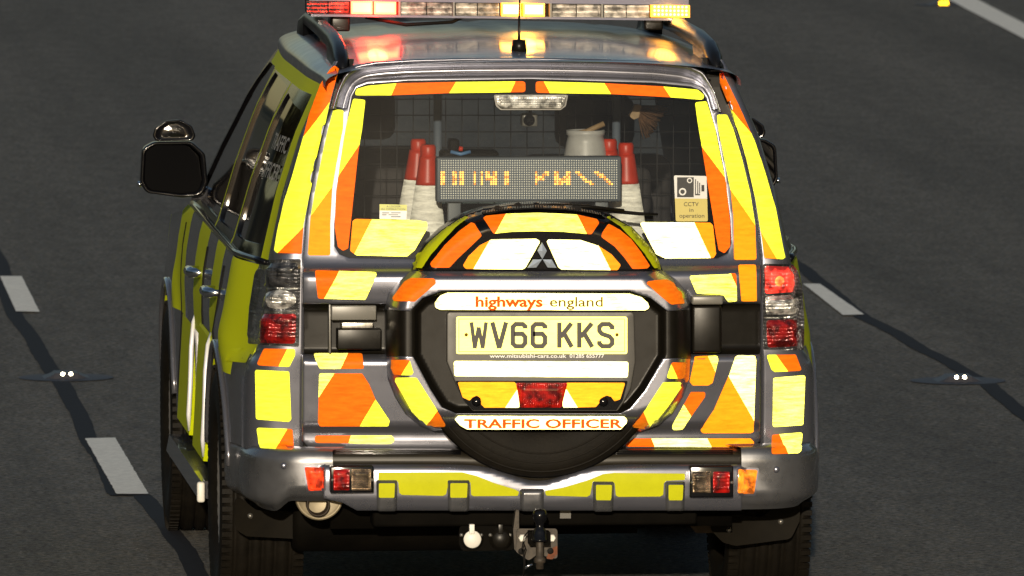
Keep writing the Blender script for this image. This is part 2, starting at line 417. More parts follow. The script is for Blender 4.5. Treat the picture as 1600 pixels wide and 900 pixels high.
# ------------------------------------------------------------------ ground
def sheet_z(name, pts, z, mat, kind, subdiv=None, **kw):
    return mk(name, [(x, y, z) for x, y in pts], [tuple(range(len(pts)))], mat, None, smooth=False, kind=kind, **kw)
sheet_z('ground', [(-1500, -400), (1500, -400), (1500, 3000), (-1500, 3000)], -.012, 'grass', 'structure')
sheet_z('road', [(-22, -400), (12, -400), (12, 3000), (-22, 3000)], 0, 'asphalt', 'structure')
for nm, sx in (('unseen_embankment', -1), ('unseen_embankment', 1)):  # out-of-view banks added to cut sky reflections on the car
    V = []; F = []; N = 60
    for i in range(N+1):
        y = -300+i*30
        for x, z in ((15, -.02), (18, .4), (26, 4.5+.8*math.sin(i*1.7)), (34, 7+1.2*math.sin(i*.9+sx)), (60, 8.5)): V.append((sx*x-5, y, z))
    for i in range(N):
        for k in range(4): F.append((i*5+k, i*5+k+1, i*5+k+6, i*5+k+5))
    mk(nm, V, F, 'grass', None, kind='structure')
pm('foliage', (.055, .065, .022), .8, vary=.5, vscale=1.2)
for sx in (-1, 1):   # unseen tree belts added to darken reflections in the side windows
    m = MB(); rt = random.Random(sx+5)
    for k in range(70):
        cx, cy = sx*(38+rt.uniform(-3, 5))-5, -60+k*7+rt.uniform(-2, 2); R_, hh = rt.uniform(3, 4.6), rt.uniform(6, 11)
        m.tube([(cx, cy, 6), (cx+rt.uniform(-.4, .4), cy, 9), (cx, cy, 8+hh)], [.3, .22, .08], 5)
        for j in range(170):
            v = Vector((rt.gauss(0, 1), rt.gauss(0, 1), rt.gauss(0, 1))).normalized()*rt.uniform(.55, 1.0); c = Vector((cx+v.x*R_, cy+v.y*R_, 9+hh/2+v.z*hh*.55)); n = Vector((rt.gauss(0, 1), rt.gauss(0, 1), rt.gauss(0, 1))).normalized(); a = n.orthogonal()*rt.uniform(.4, .9); b = n.cross(a)
            m.add([c-a-b*.6, c+a-b*.6, c+a+b*.6, c-a+b*.6], [(0, 1, 2, 3)])
    m.out('wood', 'foliage', None, smooth=False, kind='stuff', label='unseen belt of dark trees added for the window reflections')
def gp(px, py): p = on_z(px, py, 0); return (p.x, p.y)
def ribbon(name, cen, wd, z, mat, jit=.1, **kw):
    L = []; R = []
    for i, (x, y) in enumerate(cen):
        a = Vector(cen[max(i-1, 0)]); b = Vector(cen[min(i+1, len(cen)-1)]); d = (b-a).normalized(); n = Vector((d.y, -d.x))
        wl = wd*(1+random.uniform(-jit, jit))/2; wr = wd*(1+random.uniform(-jit, jit))/2
        L.append((x-n.x*wl, y-n.y*wl, z)); R.append((x+n.x*wr, y+n.y*wr, z))
    k = len(cen); return mk(name, L+R, [(i, k+i, k+i+1, i+1) for i in range(k-1)], mat, None, smooth=False, **kw)
def seal(pts, wd):
    g = [gp(*p) for p in pts]; d0 = Vector(g[-1])-Vector(g[0])
    lo, hi = sorted((g[0], g[-1]), key=lambda q: q[1])
    g = sorted(g, key=lambda q: q[1])
    # extend along the lane both ways
    g = [(g[0][0]-.005, -60)] + [(g[0][0], g[0][1]-2)] + g + [(g[-1][0]+.0, g[-1][1]+3), (g[-1][0], 300)]
    out = []
    for a, b in zip(g, g[1:]):
        k = max(1, int(min(60, abs(b[1]-a[1])/.12)))
        for j in range(k):
            t = j/k; yy = a[1]+(b[1]-a[1])*t; out.append((a[0]+(b[0]-a[0])*t+.007*math.sin(yy*1.3)+.004*math.sin(yy*3.1+1), yy))
    ribbon('sealed_joint', out, wd, .004, 'sealant', .07, kind='structure')
seal([(-4, 400), (12, 470), (50, 530), (76, 580), (105, 610), (128, 655), (140, 690), (185, 775), (222, 775), (262, 820), (292, 860), (304, 899)], .07)
seal([(1257, 423), (1300, 458), (1353, 497), (1400, 522), (1440, 547), (1470, 562), (1500, 580), (1545, 600), (1597, 647)], .07)
def dash(q, jag=0):
    g = [gp(*p) for p in q]; out = []
    for i in range(4):
        a, b = Vector(g[i]), Vector(g[(i+1) % 4]); k = max(2, int((b-a).length/.02))
        for j in range(k):
            p = a.lerp(b, j/k); out.append((p.x+random.uniform(-jag, jag), p.y+random.uniform(-jag, jag)*1.5))
    return mk('lane_marking', [(x, y, .008) for x, y in out], [tuple(range(len(out)))], 'road_paint', None, smooth=False, kind='structure')
dash([(0, 434), (34, 434), (62, 490), (25, 489)], .002)
dash([(133, 688), (180, 687), (232, 775), (182, 775)], .0022)
dash([(1255, 446), (1281, 446), (1350, 494), (1317, 495)], .002)
# solid edge line, extended along its own direction
a, b = Vector(gp(1482, 0)), Vector(gp(1600, 63)); c, d = Vector(gp(1522, 0)), Vector(gp(1600, 36))
xs = [gp(1484, 0), gp(1600, 63)]; 
xl = sum(p[0] for p in xs)/2; xr = (gp(1525, 0)[0]+gp(1600, 38)[0])/2
def el(px, py): return gp(px, py)
edge = [gp(1503, 0), gp(1540, 20), gp(1600, 50)]
wln = abs((gp(1600, 38)[0]-gp(1600, 63)[0])) or .2
e0, e1 = Vector(edge[-1]), Vector(edge[0]); dd = (e1-e0).normalized()
pts = [tuple(e0-dd*t) for t in (60, 40, 20, 8)] + [tuple(e0.lerp(e1, t/8)) for t in range(9)] + [tuple(e1+dd*t+Vector((-.00004*t*t, 0))) for t in (5, 15, 30, 60, 100)]
ribbon('edge_line', pts, .20, .008, 'road_paint', .03, kind='structure')
# road studs
def stud(loc, amber=False):
    t = empty('road_stud', (*loc, 0))
    m = MB(); x, y = loc
    prof = [(-.095, .004), (-.075, .010), (-.052, .020), (-.046, .026), (.046, .026), (.052, .020), (.075, .010), (.095, .004)]
    for i in range(len(prof)-1):
        (x0, z0), (x1, z1) = prof[i], prof[i+1]
        m.hexa([(x+x0, y-.10, .001), (x+x1, y-.10, .001), (x+x1, y+.10, .001), (x+x0, y+.10, .001), (x+x0, y-.075, z0), (x+x1, y-.075, z1), (x+x1, y+.075, z1), (x+x0, y+.075, z0)])
    m.out('casing', 'stud_casing', t, smooth=False)
    m = MB()
    m.lathe([(.0, .0052), (.10, .0052), (.17, .005), (.19, .004)], (x, y, 0), 'Z', 24); m.out('rubber_bed', 'stud_rubber', t)
    for dx in (-.016, .016):
        m = MB(); m.lathe([(0, -.012), (.004, -.010), (.007, -.006), (.0085, .0)], (x+dx, y-.076, .022), 'Y', 14)
        if amber: m = MB(); m.box(x+dx-.0155, x+dx+.0155, y-.10, y-.076, .004, .030)
        m.out('reflector_lens', 'stud_amber' if amber else 'stud_lens', t)
    return t
s1 = stud(gp(103, 591)); s1['label'] = 'white reflective stud set in the dark joint left of the vehicle'; s1['category'] = 'road stud'; s1['group'] = 'reflective studs along the lane joints'
d2 = Vector((*gp(1497, 596), 0)) - s1.location
s2 = s1.copy(); COL.objects.link(s2); s2.location = s1.location+d2
for ch in list(s1.children):
    c = ch.copy(); COL.objects.link(c); c.parent = s2
s2['label'] = 'white reflective stud in the dark joint right of the vehicle'
s3 = stud(gp(1472, 8), True); s3['label'] = 'amber reflective stud beside the solid white edge line'; s3['category'] = 'road stud'; s3['group'] = 'reflective studs along the lane joints'

# ================================================================== vehicle
CAR = empty('patrol_vehicle', (0, 0, 0), 'silver off-road patrol car with yellow and orange reflective panels driving away up the lane', 'patrol car')
CZ = at(832, 524, 0).z
# ---------- tailgate
TP = [(1.80, .150), (1.70, .115), (1.165, .0), (1.153, -.006), (1.143, -.010), (1.136, -.022), (1.126, -.048), (1.112, -.054), (1.08, -.053), (1.032, -.044), (1.027, -.034), (1.020, .002), (1.012, .012),
      (.880, .012), (.872, -.01), (.866, -.046), (.858, -.054), (.655, -.032), (.645, -.020), (.634, -.010), (.60, -.012), (.582, -.006), (.55, .005)]
def sT(x, z): return sinterp(TP, z)+.05*min(1.3, abs(x)/.7)**2.6
def sG(x, z): return .112+(z-1.70)*.2117+.05*min(1.3, abs(x)/.7)**2.6+.006
mT = lambda px, py: on_s(px, py, sT)
mTd = lambda px, py: on_s(px, py, lambda X, Z: sT(X, Z)-.0045)
B = [(543, 171), (548, 150), (556, 135), (575, 126), (640, 122), (730, 120), (829, 119.5), (930, 121), (1020, 125), (1080, 131), (1098, 138), (1106, 150), (1112, 172)]
A = [(519, 170), (527, 142), (538, 117), (556, 102), (585, 96.5), (640, 93), (730, 90.5), (829, 90), (930, 92), (1030, 96), (1078, 102), (1100, 113), (1116, 142), (1127, 175)]
LG = [(519, 173), (508, 200), (496.5, 250), (487, 300), (479, 350), (475.5, 400), (474, 688), (486, 701)]
RG = [(1174, 701), (1186, 688), (1186.5, 400), (1182, 350), (1175, 300), (1162, 250), (1147, 205), (1128, 177)]
WIN = [(556, 137), (575, 129.5), (640, 125.5), (829, 123), (1020, 128.5), (1080, 134.5), (1097, 141), (1105, 152), (1120, 205), (1132, 265), (1142, 340), (1144, 380), (1138, 397), (1122, 405), (1000, 406), (660, 406), (545, 404), (530, 398), (522, 385), (522, 350), (530, 275), (540, 205), (549, 150)]
tail_out = LG+RG+B[::-1]
tail_out = [(x, y) for x, y in tail_out]
def tcol(x, y): return 1 if 474.5 < y < 553.5 else 0
tg = patch('tailgate', tail_out, mT, ['silver', 'black_plastic'], CAR, holes=[WIN], step=6, colfn=tcol, splits=[((474, 474.5), (1187, 474.5)), ((474, 553.5), (1187, 553.5))], bev=.005, bpx=2, skirt=.03)
# glass
mG = lambda px, py: on_s(px, py, sG)
patch('rear_window', WIN, mG, 'rear_glass', tg, step=14, skirt=0)
INW = [(571, 150), (640, 146), (829, 143.5), (1020, 149.5), (1088, 157), (1100, 200), (1112, 265), (1120, 340), (1121, 380), (1118, 397), (1000, 399), (660, 399), (548, 397), (541, 385), (545, 350), (556, 265), (566, 200)]
patch('window_seal', WIN, lambda px, py: on_s(px, py, lambda x, z: sG(x, z)-.002), 'black_gloss', tg, holes=[[(562, 152), (640, 149), (829, 146), (1020, 152), (1094, 160), (1104, 200), (1116, 265), (1124, 340), (1125, 380), (1119, 386), (1000, 386), (660, 386), (548, 384), (536, 376), (540, 350), (550, 265), (560, 200)]], step=10, skirt=.004)
# spoiler channel strip between A and B
def curve_n(poly, n):
    L = [0]
    for a, b in zip(poly, poly[1:]): L.append(L[-1]+math.dist(a, b))
    out = []
    for k in range(n):
        s = L[-1]*k/(n-1); i = 0
        while i < len(L)-2 and L[i+1] < s: i += 1
        t = (s-L[i])/(L[i+1]-L[i]); out.append((poly[i][0]+(poly[i+1][0]-poly[i][0])*t, poly[i][1]+(poly[i+1][1]-poly[i][1])*t))
    return out
def strip(name, A, B, n, prof, s, mat, parent, **k):
    A, B = curve_n(A, n), curve_n(B, n); V = []; F = []; q = len(prof)
    for a, b in zip(A, B):
        for t, d in prof:
            qx, qy = a[0]+(b[0]-a[0])*t, a[1]+(b[1]-a[1])*t; V.append(at(qx, qy, on_s(qx, qy, s).y+d))
    for i in range(n-1):
        for j in range(q-1): F.append((i*q+j, (i+1)*q+j, (i+1)*q+j+1, i*q+j+1))
    return mk(name, V, F, mat, parent, **k)
strip('roof_spoiler', A, B, 90, [(-.05, .03), (-.035, -.01), (0, -.045), (.05, -.054), (.12, -.052), (.22, -.035), (.34, -.012), (.48, .008), (.62, .016), (.76, .016), (.88, .010), (1, .0)], sT, 'silver', CAR)
# ---------- spare wheel cover
ARC = [(643, 424), (652, 403), (668, 381), (690, 360), (722, 338), (755, 327), (800, 320.5), (840, 318.5), (880, 320.5), (925, 327), (958, 338), (988, 356), (1012, 381), (1028, 405), (1036, 424)]
UN = ARC+[(1056, 436), (1072, 455), (1079, 480), (1080, 560), (1077, 592), (1066, 620), (1050, 646), (1030, 664), (1000, 674), (680, 674), (655, 664), (634, 646), (618, 620), (607, 592), (603, 560), (603, 480), (608, 458), (624, 438)]
OP = [(645, 484), (662, 466), (690, 455), (985, 455), (1015, 464), (1040, 484), (1040, 556), (1034, 566), (1008, 610), (985, 638), (970, 646), (712, 646), (690, 636), (672, 608), (650, 566), (645, 556)]
def cov(px, py):
    d = dist((px, py), UN) if inside((px, py), UN) else 0
    t = min(1, d/34); k = math.sqrt(max(0, 1-(1-t)**2))
    top = ss((py-423)/13)*.023+max(0, min(1, (py-435)/17))*.0040
    Y = -.035-.185*k-top*min(1, t*1.5)
    if inside((px, py), OP): Y += .040*ss(dist((px, py), OP)/11)
    return Y
def mC(px, py): return at(px, py, cov(px, py))
def cover(name, poly, mats, **k): return patch(name, poly, mC, mats, CARRIER, step=k.pop('step', 3.2), **k)
CARRIER = empty('spare_wheel_cover', at(841, 500, -.2), parent=CAR)
cover('shroud', ARC+[(1034, 423.5), (645, 423.5)], 'black_gloss', bev=.003, bpx=.5, skirt=.10)
cover('upper_surround', [(643, 425), (1037, 425), (1056, 436.5), (1072, 455), (1079, 483), (1043, 485), (1017, 465), (985, 454), (690, 454), (660, 465), (641, 485), (603, 483), (608, 458), (624, 438.5)], 'silver', bev=.003, bpx=1.2, skirt=.03)
cover('lower_surround', [(604, 558), (645, 558), (672, 609), (690, 637), (712, 647), (970, 647), (985, 639), (1008, 611), (1036, 561), (1079, 561), (1076, 592), (1066, 620), (1050, 646), (1030, 663), (1000, 674), (680, 674), (655, 663), (634, 646), (618, 620), (607, 592)], 'silver', bev=.003, bpx=1.2, skirt=.06)
cover('centre_panel', [(603, 484.5), (640, 486.5), (661, 467), (690, 456), (985, 456), (1016, 466.5), (1042, 486.5), (1079, 484.5), (1079, 559.5), (1035, 559.5), (1007, 609), (984, 637), (970, 645), (712, 645), (691, 635), (673, 607), (646, 556.5), (604, 556.5)], 'black_plastic', skirt=.03)
# side walls of the cover back to the tailgate
def coverwall():
    pts = resamp(UN, 8); V = []; n = len(pts)
    for x, y in pts:
        p = mC(x, y); V.append(p); V.append(Vector((p.x, max(p.y, sT(p.x, p.z))+.05, p.z)))
    mk('shroud_side', V, [(2*i, 2*((i+1) % n), 2*((i+1) % n)+1, 2*i+1) for i in range(n)], 'silver', CARRIER)
coverwall()
PLQ = [(700, 489), (989, 489), (991, 565), (984, 606), (973, 628), (962, 643), (742, 643), (727, 625), (716, 604), (700, 565)]
pl = patch('plate_carrier', rnd(PLQ, 4), lambda x, y: at(x, y, -.232), 'carrier', CARRIER, step=20, bev=.004, bpx=2, skirt=.02)
# spare tyre
def tyre(c, R, wid, axis, n=72, ri=.235, grooves=True):
    h = wid/2; pr = [(ri, -h*.80), (ri+.02, -h*.93), (R*.78, -h*1.0), (R*.88, -h*.99), (R*.955, -h*.92), (R*.985, -h*.80)]
    g = [-.66, -.30, .0, .30, .66] if grooves else []
    for k in g:
        pr += [(R, h*(k-.055)), (R-.009, h*(k-.045)), (R-.009, h*(k+.045)), (R, h*(k+.055))]
    pr += [(R*.985, h*.80), (R*.955, h*.92), (R*.88, h*.99), (R*.78, h), (ri+.02, h*.93), (ri, h*.80)]
    m = MB(); m.lathe(pr, c, axis, n); return m
SPC = at(842, 551, -.075)
tyre(SPC, .380, .17, 'Y').out('spare_tyre', 'rubber', CARRIER)
m = MB(); 
for k in range(3): m.lathe([(.300+k*.028, -.002), (.3025+k*.028, -.004), (.305+k*.028, -.002)], SPC+Vector((0, -.0845, 0)), 'Y', 72)
m.out('sidewall_rib', 'rubber', CARRIER)
# ---------- rear quarters + corners (lofts around the corner)
GP = [(1.80, .575), (1.76, .588), (1.70, .594), (1.562, .631), (1.463, .659), (1.365, .679), (1.267, .692), (1.165, .701), (.40, .703)]
WR = [(1.80, .585), (1.765, .600), (1.72, .625), (1.70, .636), (1.62, .672), (1.53, .710), (1.35, .764), (1.165, .803), (1.0, .826), (.90, .838), (.87, .845), (.855, .858), (.835, .872), (.80, .880), (.60, .884), (.40, .880)]
WM = [(1.82, .600), (1.77, .620), (1.72, .642), (1.70, .652), (1.62, .698), (1.53, .743), (1.35, .808), (1.165, .862), (1.12, .885), (1.0, .905), (.90, .912), (.80, .908), (.60, .910), (.40, .905)]
def side(Y, z):
    a = sinterp(WR, z, .01); b = sinterp(WM, z, .01); t = ss((Y-.16)/.55); x = a+(b-a)*t
    if z > 1.1: x -= .05*ss((Y-1.6)/1.6)*(z-1.1)/.6
    x -= .06*ss((Y-3.9)/.7)
    for yc in (.85, 3.63):
        d = math.hypot(Y-yc, z-.39); x += .018*math.exp(-((d-.49)/.085)**2) if z < 1.05 else 0
    return x
def corner(a, z):   # a 0..1 from the tailgate gap round to the side
    g = sinterp(GP, z, .01)+.004; W = side(.20, z); t = a*math.pi/2
    e = .62
    y0 = sinterp([(p, q) for p, q in TP if p > 1.12 or p < .60]+[], z, .03) if z > 1.12 else -.004
    y0 = interp([(1.80, .150), (1.70, .115), (1.165, .004), (1.15, .0), (.87, .0), (.58, .025)], z)+.05
    if z > .855: y1 = y0
    x = g+(W-g)*(math.sin(t)**e); y = y0+(.20-y0)*(1-math.cos(t)**e)
    return x, y
def quarter(sg):
    zs = [.575+(1.765-.575)*i/68 for i in range(69)]; n = 20; V = []; F = []; M = []
    for z in zs:
        for k in range(n+1):
            a = (k/n)**1.5; x, y = corner(a, z); V.append((sg*x, y, z))
    q = n+1
    for i in range(len(zs)-1):
        for k in range(n): F.append((i*q+k, i*q+k+1, (i+1)*q+k+1, (i+1)*q+k)); M.append(0)
    # return flange into the gap
    b = len(V)
    for z in zs: x, y = corner(0, z); V.append((sg*(x-.001), y+.05, z))
    for i in range(len(zs)-1): F.append((i*q, (i+1)*q, b+i+1, b+i)); M.append(0)
    return mk('rear_quarter', V, F, ['silver'], CAR, fm=M)
quarter(-1); quarter(1)
for sg in (-1, 1):   # dark shut-line channel between tailgate and quarter
    mm = MB()
    for i in range(40):
        z0, z1 = .57+i*.03, .57+(i+1)*.03; x0, y0 = corner(0, z0); x1, y1 = corner(0, z1)
        mm.add([(sg*(x0-.05), y0+.03, z0), (sg*(x0+.01), y0+.03, z0), (sg*(x1+.01), y1+.03, z1), (sg*(x1-.05), y1+.03, z1)], [(0, 1, 2, 3)])
    mm.out('door_aperture', 'black_plastic', CAR)
# ---------- sides
def arch(yc, r, z0, n=18):
    a = math.asin((z0-.39)/r); return [(yc-r*math.cos(a+(math.pi-2*a)*k/n), .39+r*math.sin(a+(math.pi-2*a)*k/n)) for k in range(n+1)]
SO = [(.20, .575)]+arch(.85, .455, .575)+[(1.30, .42), (3.17, .42)]+arch(3.63, .455, .575)+[(4.42, .58), (4.50, .75), (4.48, .98), (4.2, 1.03), (3.40, 1.10), (3.22, 1.135), (2.95, 1.33), (2.66, 1.56), (2.48, 1.68), (2.40, 1.705), (1.2, 1.705), (.20, 1.705)]
W1 = rnd([(.34, 1.19), (.98, 1.18), (.98, 1.63), (.36, 1.60)], .05); W2 = rnd([(1.08, 1.18), (1.82, 1.17), (1.82, 1.65), (1.08, 1.64)], .05); W3 = rnd([(1.92, 1.17), (3.10, 1.17), (2.60, 1.58), (2.42, 1.65), (1.92, 1.66)], .05)
SB = (.74, 1.12, 1.50, 1.92, 2.40, 2.90, 3.40, 3.95)
def scol(Y, z):
    if z > 1.655 and Y < 2.35: return 1
    if z > 1.13: return 1 if (Y < .33 or 1.01 < Y < 1.05 or 1.85 < Y < 1.89) else 2
    if Y < .46 and z < .86: return 0
    k = sum(Y > q for q in SB); return 1 if (k+(0 if z > .78 else 1)) % 2 == 0 else 0
def sidemap(sg, off=0):
    return lambda Y, z: (sg*(side(Y, z)+off), Y, z)
SIDES = []
for sg in (-1, 1):
    o = patch('side_panel', SO, sidemap(sg), ['silver_side', 'side_yellow', 'black_gloss'], CAR, holes=[W1, W2, W3], step=.04, colfn=scol,
              splits=[((.2, 1.655), (2.5, 1.655)), ((.33, 1.13), (.33, 1.655)), ((1.01, 1.13), (1.01, 1.655)), ((1.05, 1.13), (1.05, 1.655)), ((1.85, 1.13), (1.85, 1.655)), ((1.89, 1.13), (1.89, 1.655)), ((2.35, 1.655), (2.35, 1.705)), ((.2, .86), (.46, .86)), ((.46, .6), (.46, .86)), ((.2, 1.13), (3.25, 1.13)), *[((q, .42), (q, 1.13)) for q in SB], ((.2, .78), (4.5, .78))], skirt=.03, sdir=(-sg, 0, 0))
    SIDES.append(o)
    for W in (W1, W2, W3): patch('side_window', W, sidemap(sg, -.008), 'side_glass', o, step=.05, skirt=0)
    # wheel-arch lips, pale strips painted as sunlit door edges, body line
    for yc in (.85, 3.63):
        m = MB(); m.tube([(sg*(side(y, z)+.006), y, z) for y, z in arch(yc, .46, .50, 26)], .010, 8, up=(1, 0, 0)); m.out('arch_trim', 'silver_side', CAR)
    for y0, y1 in ((1.36, 1.98), (2.34, 3.06)):
        m = MB(); X0 = side(y0, .6)-.01; X1 = X0+.028
        m.hexa([(sg*X0, y0-.01, .43), (sg*X0, y1, .43), (sg*X1, y1, .43), (sg*X1, y0+.02, .43), (sg*X0, y0+.03, .83), (sg*X0, y1, .83), (sg*(X0+.006), y1, .82), (sg*(X0+.006), y0+.06, .82)])
        mo_ = m.out('door_moulding', 'side_yellow', CAR, smooth=False)
        m = MB(); m.tube([(sg*(X0+.000), y0+.07, .835), (sg*(X0+.012), y0+.03, .80), (sg*(X0+.020), y0+.015, .72), (sg*(X0+.024), y0+.01, .60), (sg*(X0+.030), y0+.0, .50), (sg*(X0+.028), y0+.02, .445)], [.004, .007, .008, .008, .008, .004], 8, up=(0, 1, 0)); m.out('door_edge_glint', 'edge_glint', mo_)
    m = MB(); m.tube([(sg*(side(y, 1.145)+.006), y, 1.145) for y in [.22+.15*k for k in range(20)]], .010, 6); m.out('belt_moulding', 'black_gloss', CAR)
    # door shut lines
    for y in (1.02, 1.90, 3.10):
        m = MB(); m.tube([(sg*(side(y, z)+.0005), y+(.0 if z > .9 else 0), z) for z in [.45+.07*k for k in range(10)]], .0035, 5); m.out('shut_line', 'black_matt', CAR)
    for y in (1.12, 2.02):
        m = MB(); x = side(y, .98); m.tube([(sg*(x-.005), y, .985), (sg*(x+.030), y+.03, .985), (sg*(x+.034), y+.12, .985), (sg*(x-.005), y+.17, .985)], [.012, .018, .018, .012], 10); m.out('door_handle', 'chrome', CAR)
    # running board
    m = MB(); m.hexa([(sg*.78, 1.38, .30), (sg*.955, 1.40, .31), (sg*.965, 3.05, .32), (sg*.78, 3.16, .30), (sg*.78, 1.36, .37), (sg*.945, 1.38, .365), (sg*.955, 3.05, .375), (sg*.78, 3.16, .37)], 0)
    m.out('running_board', 'silver_side', CAR, smooth=False)
    m = MB(); m.box(min(sg*.935, sg*.960), max(sg*.935, sg*.960), 1.345, 1.376, .300, .366, 0, .008); m.out('step_end_cap', 'white_plastic', CAR)
    # roof rail
    m = MB(); ry = [(.12, .15, 1.735, 1.745), (.17, .22, 1.73, 1.788), (.28, .34, 1.73, 1.818), (.60, .60, 1.735, 1.834), (.62, .62, 1.79, 1.835), (1.2, 1.2, 1.80, 1.842), (1.9, 1.9, 1.80, 1.838), (1.92, 1.92, 1.73, 1.836), (2.25, 2.2, 1.71, 1.81), (2.40, 2.34, 1.70, 1.73)]
    V = []; F = []
    for i, (y0, y1, z0, z1) in enumerate(ry):
        xo = .602-.010*y0; xi = xo-.046; xm = .012
        V += [(sg*xo, y0, z0), (sg*xo, y1, z1-.016), (sg*(xo-xm), y1, z1), (sg*(xi+xm), y1, z1), (sg*xi, y1, z1-.016), (sg*xi, y0, z0)]
    for i in range(len(ry)-1):
        for k in range(6): F.append((i*6+k, i*6+(k+1) % 6, (i+1)*6+(k+1) % 6, (i+1)*6+k))
    F += [tuple(range(6)), tuple(range(54, 60))]
    m.add(V, F)
    m.out('roof_rail', 'rail_black', CAR, smooth=True)
# lettering on the near side rear window, fuel flap slot
# ---------- roof
def roofz(x, Y):
    zz = 1.765+.052*(1-(abs(x)/.66)**2.4) if abs(x) < .66 else 1.765
    return zz-.022*((Y-1.35)/1.3)**2-.006*ss((.15-Y)/.2)
V = []; F = []; nx, ny = 44, 40
for j in range(ny+1):
    Y = .045+2.5*j/ny
    for i in range(nx+1):
        u = -1+2*i/nx; t = u*math.pi/2; xe = side(max(Y, .2), 1.70)+.004; x = xe*math.sin(t)
        zt = 1.812-.032*((Y-1.35)/1.3)**2-.004*ss((.15-Y)/.2); z = 1.70+(zt-1.70)*max(0, math.cos(t))**.58
        for c in (-.40, -.2, 0, .2, .40): z -= .006*math.exp(-((x-c)/.014)**2)*ss((Y-.30)/.1)
        V.append((x, Y, z-.008))
for j in range(ny):
    for i in range(nx): a = j*(nx+1)+i; F.append((a, a+1, a+nx+2, a+nx+1))
ROOF = mk('roof', V, F, 'roof_silver', CAR)
# windscreen, bonnet, front
def xw(Y, z): return side(Y, z)-.03
mk('windscreen', [(-xw(3.2, 1.13), 3.24, 1.135), (xw(3.2, 1.13), 3.24, 1.135), (xw(2.5, 1.7), 2.52, 1.73), (-xw(2.5, 1.7), 2.52, 1.73), (0, 3.32, 1.14), (0, 2.56, 1.765)], [(0, 4, 5, 3), (4, 1, 2, 5)], 'screen_glass', CAR, smooth=False)
V = []; F = []
for j in range(16):
    Y = 3.22+1.28*j/15
    for i in range(17):
        u = -1+2*i/16; x = u*side(Y, 1.04)*.95; V.append((x, Y, 1.10+.03*(1-u*u)-.02*j/15-.06*abs(u)**6-(.25*(max(0, j-12)/3)**2)))
for j in range(15):
    for i in range(16): a = j*17+i; F.append((a, a+1, a+18, a+17))
mk('bonnet', V, F, 'silver_side', CAR)
m = MB(); m.box(-.84, .84, 4.40, 4.52, .42, .95, 0, .03); m.out('front_bumper', 'silver_lower', CAR)
# ---------- rear bumper
BPF = [(.61, .0), (.596, -.02), (.585, -.085), (.578, -.112), (.570, -.120), (.548, -.122), (.543, -.128), (.538, -.142), (.535, -.1445), (.512, -.1472), (.500, -.1485), (.49, -.149), (.44, -.146), (.415, -.138), (.402, -.13), (.39, -.10)]
DIP = [(735, 703), (752, 708), (770, 722), (800, 739), (842, 748), (884, 739), (915, 722), (935, 708), (955, 703)]
def dipd(px):   # how far the centre of the bumper drops for the spare wheel
    return 34*math.exp(-((px-841)/62.0)**2.0) if abs(px-841) < 160 else 0
def mB(px, py):
    d = dipd(px); t = (py-703-d)/(94-d); q = 703+94*t; p = at(px, py, -.12); z = at(841, q, -.12).z
    return at(px, py, sinterp(BPF, z, .003)+.03*(abs(p.x)/.65)**3)
bx = [x for x in range(508, 1156, 12)]
BO = [(506, 704)]+[(x, 703.5+dipd(x)) for x in bx if 506 < x < 1155]+[(1158, 704), (1158, 797), (1108, 797), (558, 797), (536, 785), (506, 778)]
def bcol(x, y):
    d = dipd(x); t = (y-703-d)/(94-d)
    return 1 if t < .24 else 0
band = [(x, 703+dipd(x)+.24*(94-dipd(x))) for x in range(508, 1158, 8)]
BUMP = patch('rear_bumper', BO, mB, ['silver', 'step_plastic'], CAR, step=4.5, splits=list(zip(band, band[1:])), colfn=bcol, bev=.004, bpx=1, skirt=.08)
# ribs on the bumper step
for k, (x0, x1) in enumerate([(510, 735), (950, 1150)]):
    m = MB()
    for yy in (705.2, 707.6, 710):
        m.tube([mB(x, yy+dipd(x)*.5)+Vector((0, -.002, .002)) for x in range(x0, x1, 15)], .0022, 5)
    m.out('step_rib', 'black_gloss', CAR)
def bcorner(sg):
    zs = [.395+(.588-.395)*i/24 for i in range(25)]; n = 26; V = []; F = []
    for z in zs:
        pz = sinterp(BPF, z, .004)+.03 if z < .55 else sinterp([(.61, -.02), (.588, -.085), (.575, -.100), (.55, -.108), (.52, -.112), (.4, -.105)], z, .004)
        pz = interp([(.60, -.055), (.588, -.088), (.575, -.098), (.55, -.103), (.45, -.103), (.42, -.09), (.395, -.06)], z)
        W = .888+.010*math.sin((z-.39)/.2*3)-.02*ss((z-.56)/.03); inset = .05*ss((.44-z)/.05)
        for k in range(n+1):
            t = (k/20)**1.3*math.pi/2 if k <= 20 else math.pi/2; e = .62
            x = .628+(W-inset-.628)*math.sin(t)**e; y = pz+(.30-pz)*(1-math.cos(t)**e)
            if k > 20: y = .30+(k-20)*.028; x += .028*ss((k-20)/6)
            zb = .395+(.036*ss((.80-x)/.05) if sg < 0 else 0); V.append((sg*x, y, zb+(z-.395)/.193*(.588-zb)))
    q = n+1
    for i in range(24):
        for k in range(n): F.append((i*q+k, i*q+k+1, (i+1)*q+k+1, (i+1)*q+k))
    b = len(V)
    for k in range(n+1):
        x, y, z = V[24*q+k]; V.append((x*.93, y+.06, z+.006))
        F
    for k in range(n): F.append((24*q+k, 24*q+k+1, b+k+1, b+k))
    return mk('bumper_corner', V, F, 'silver_lower', CAR)
BC = [bcorner(-1), bcorner(1)]
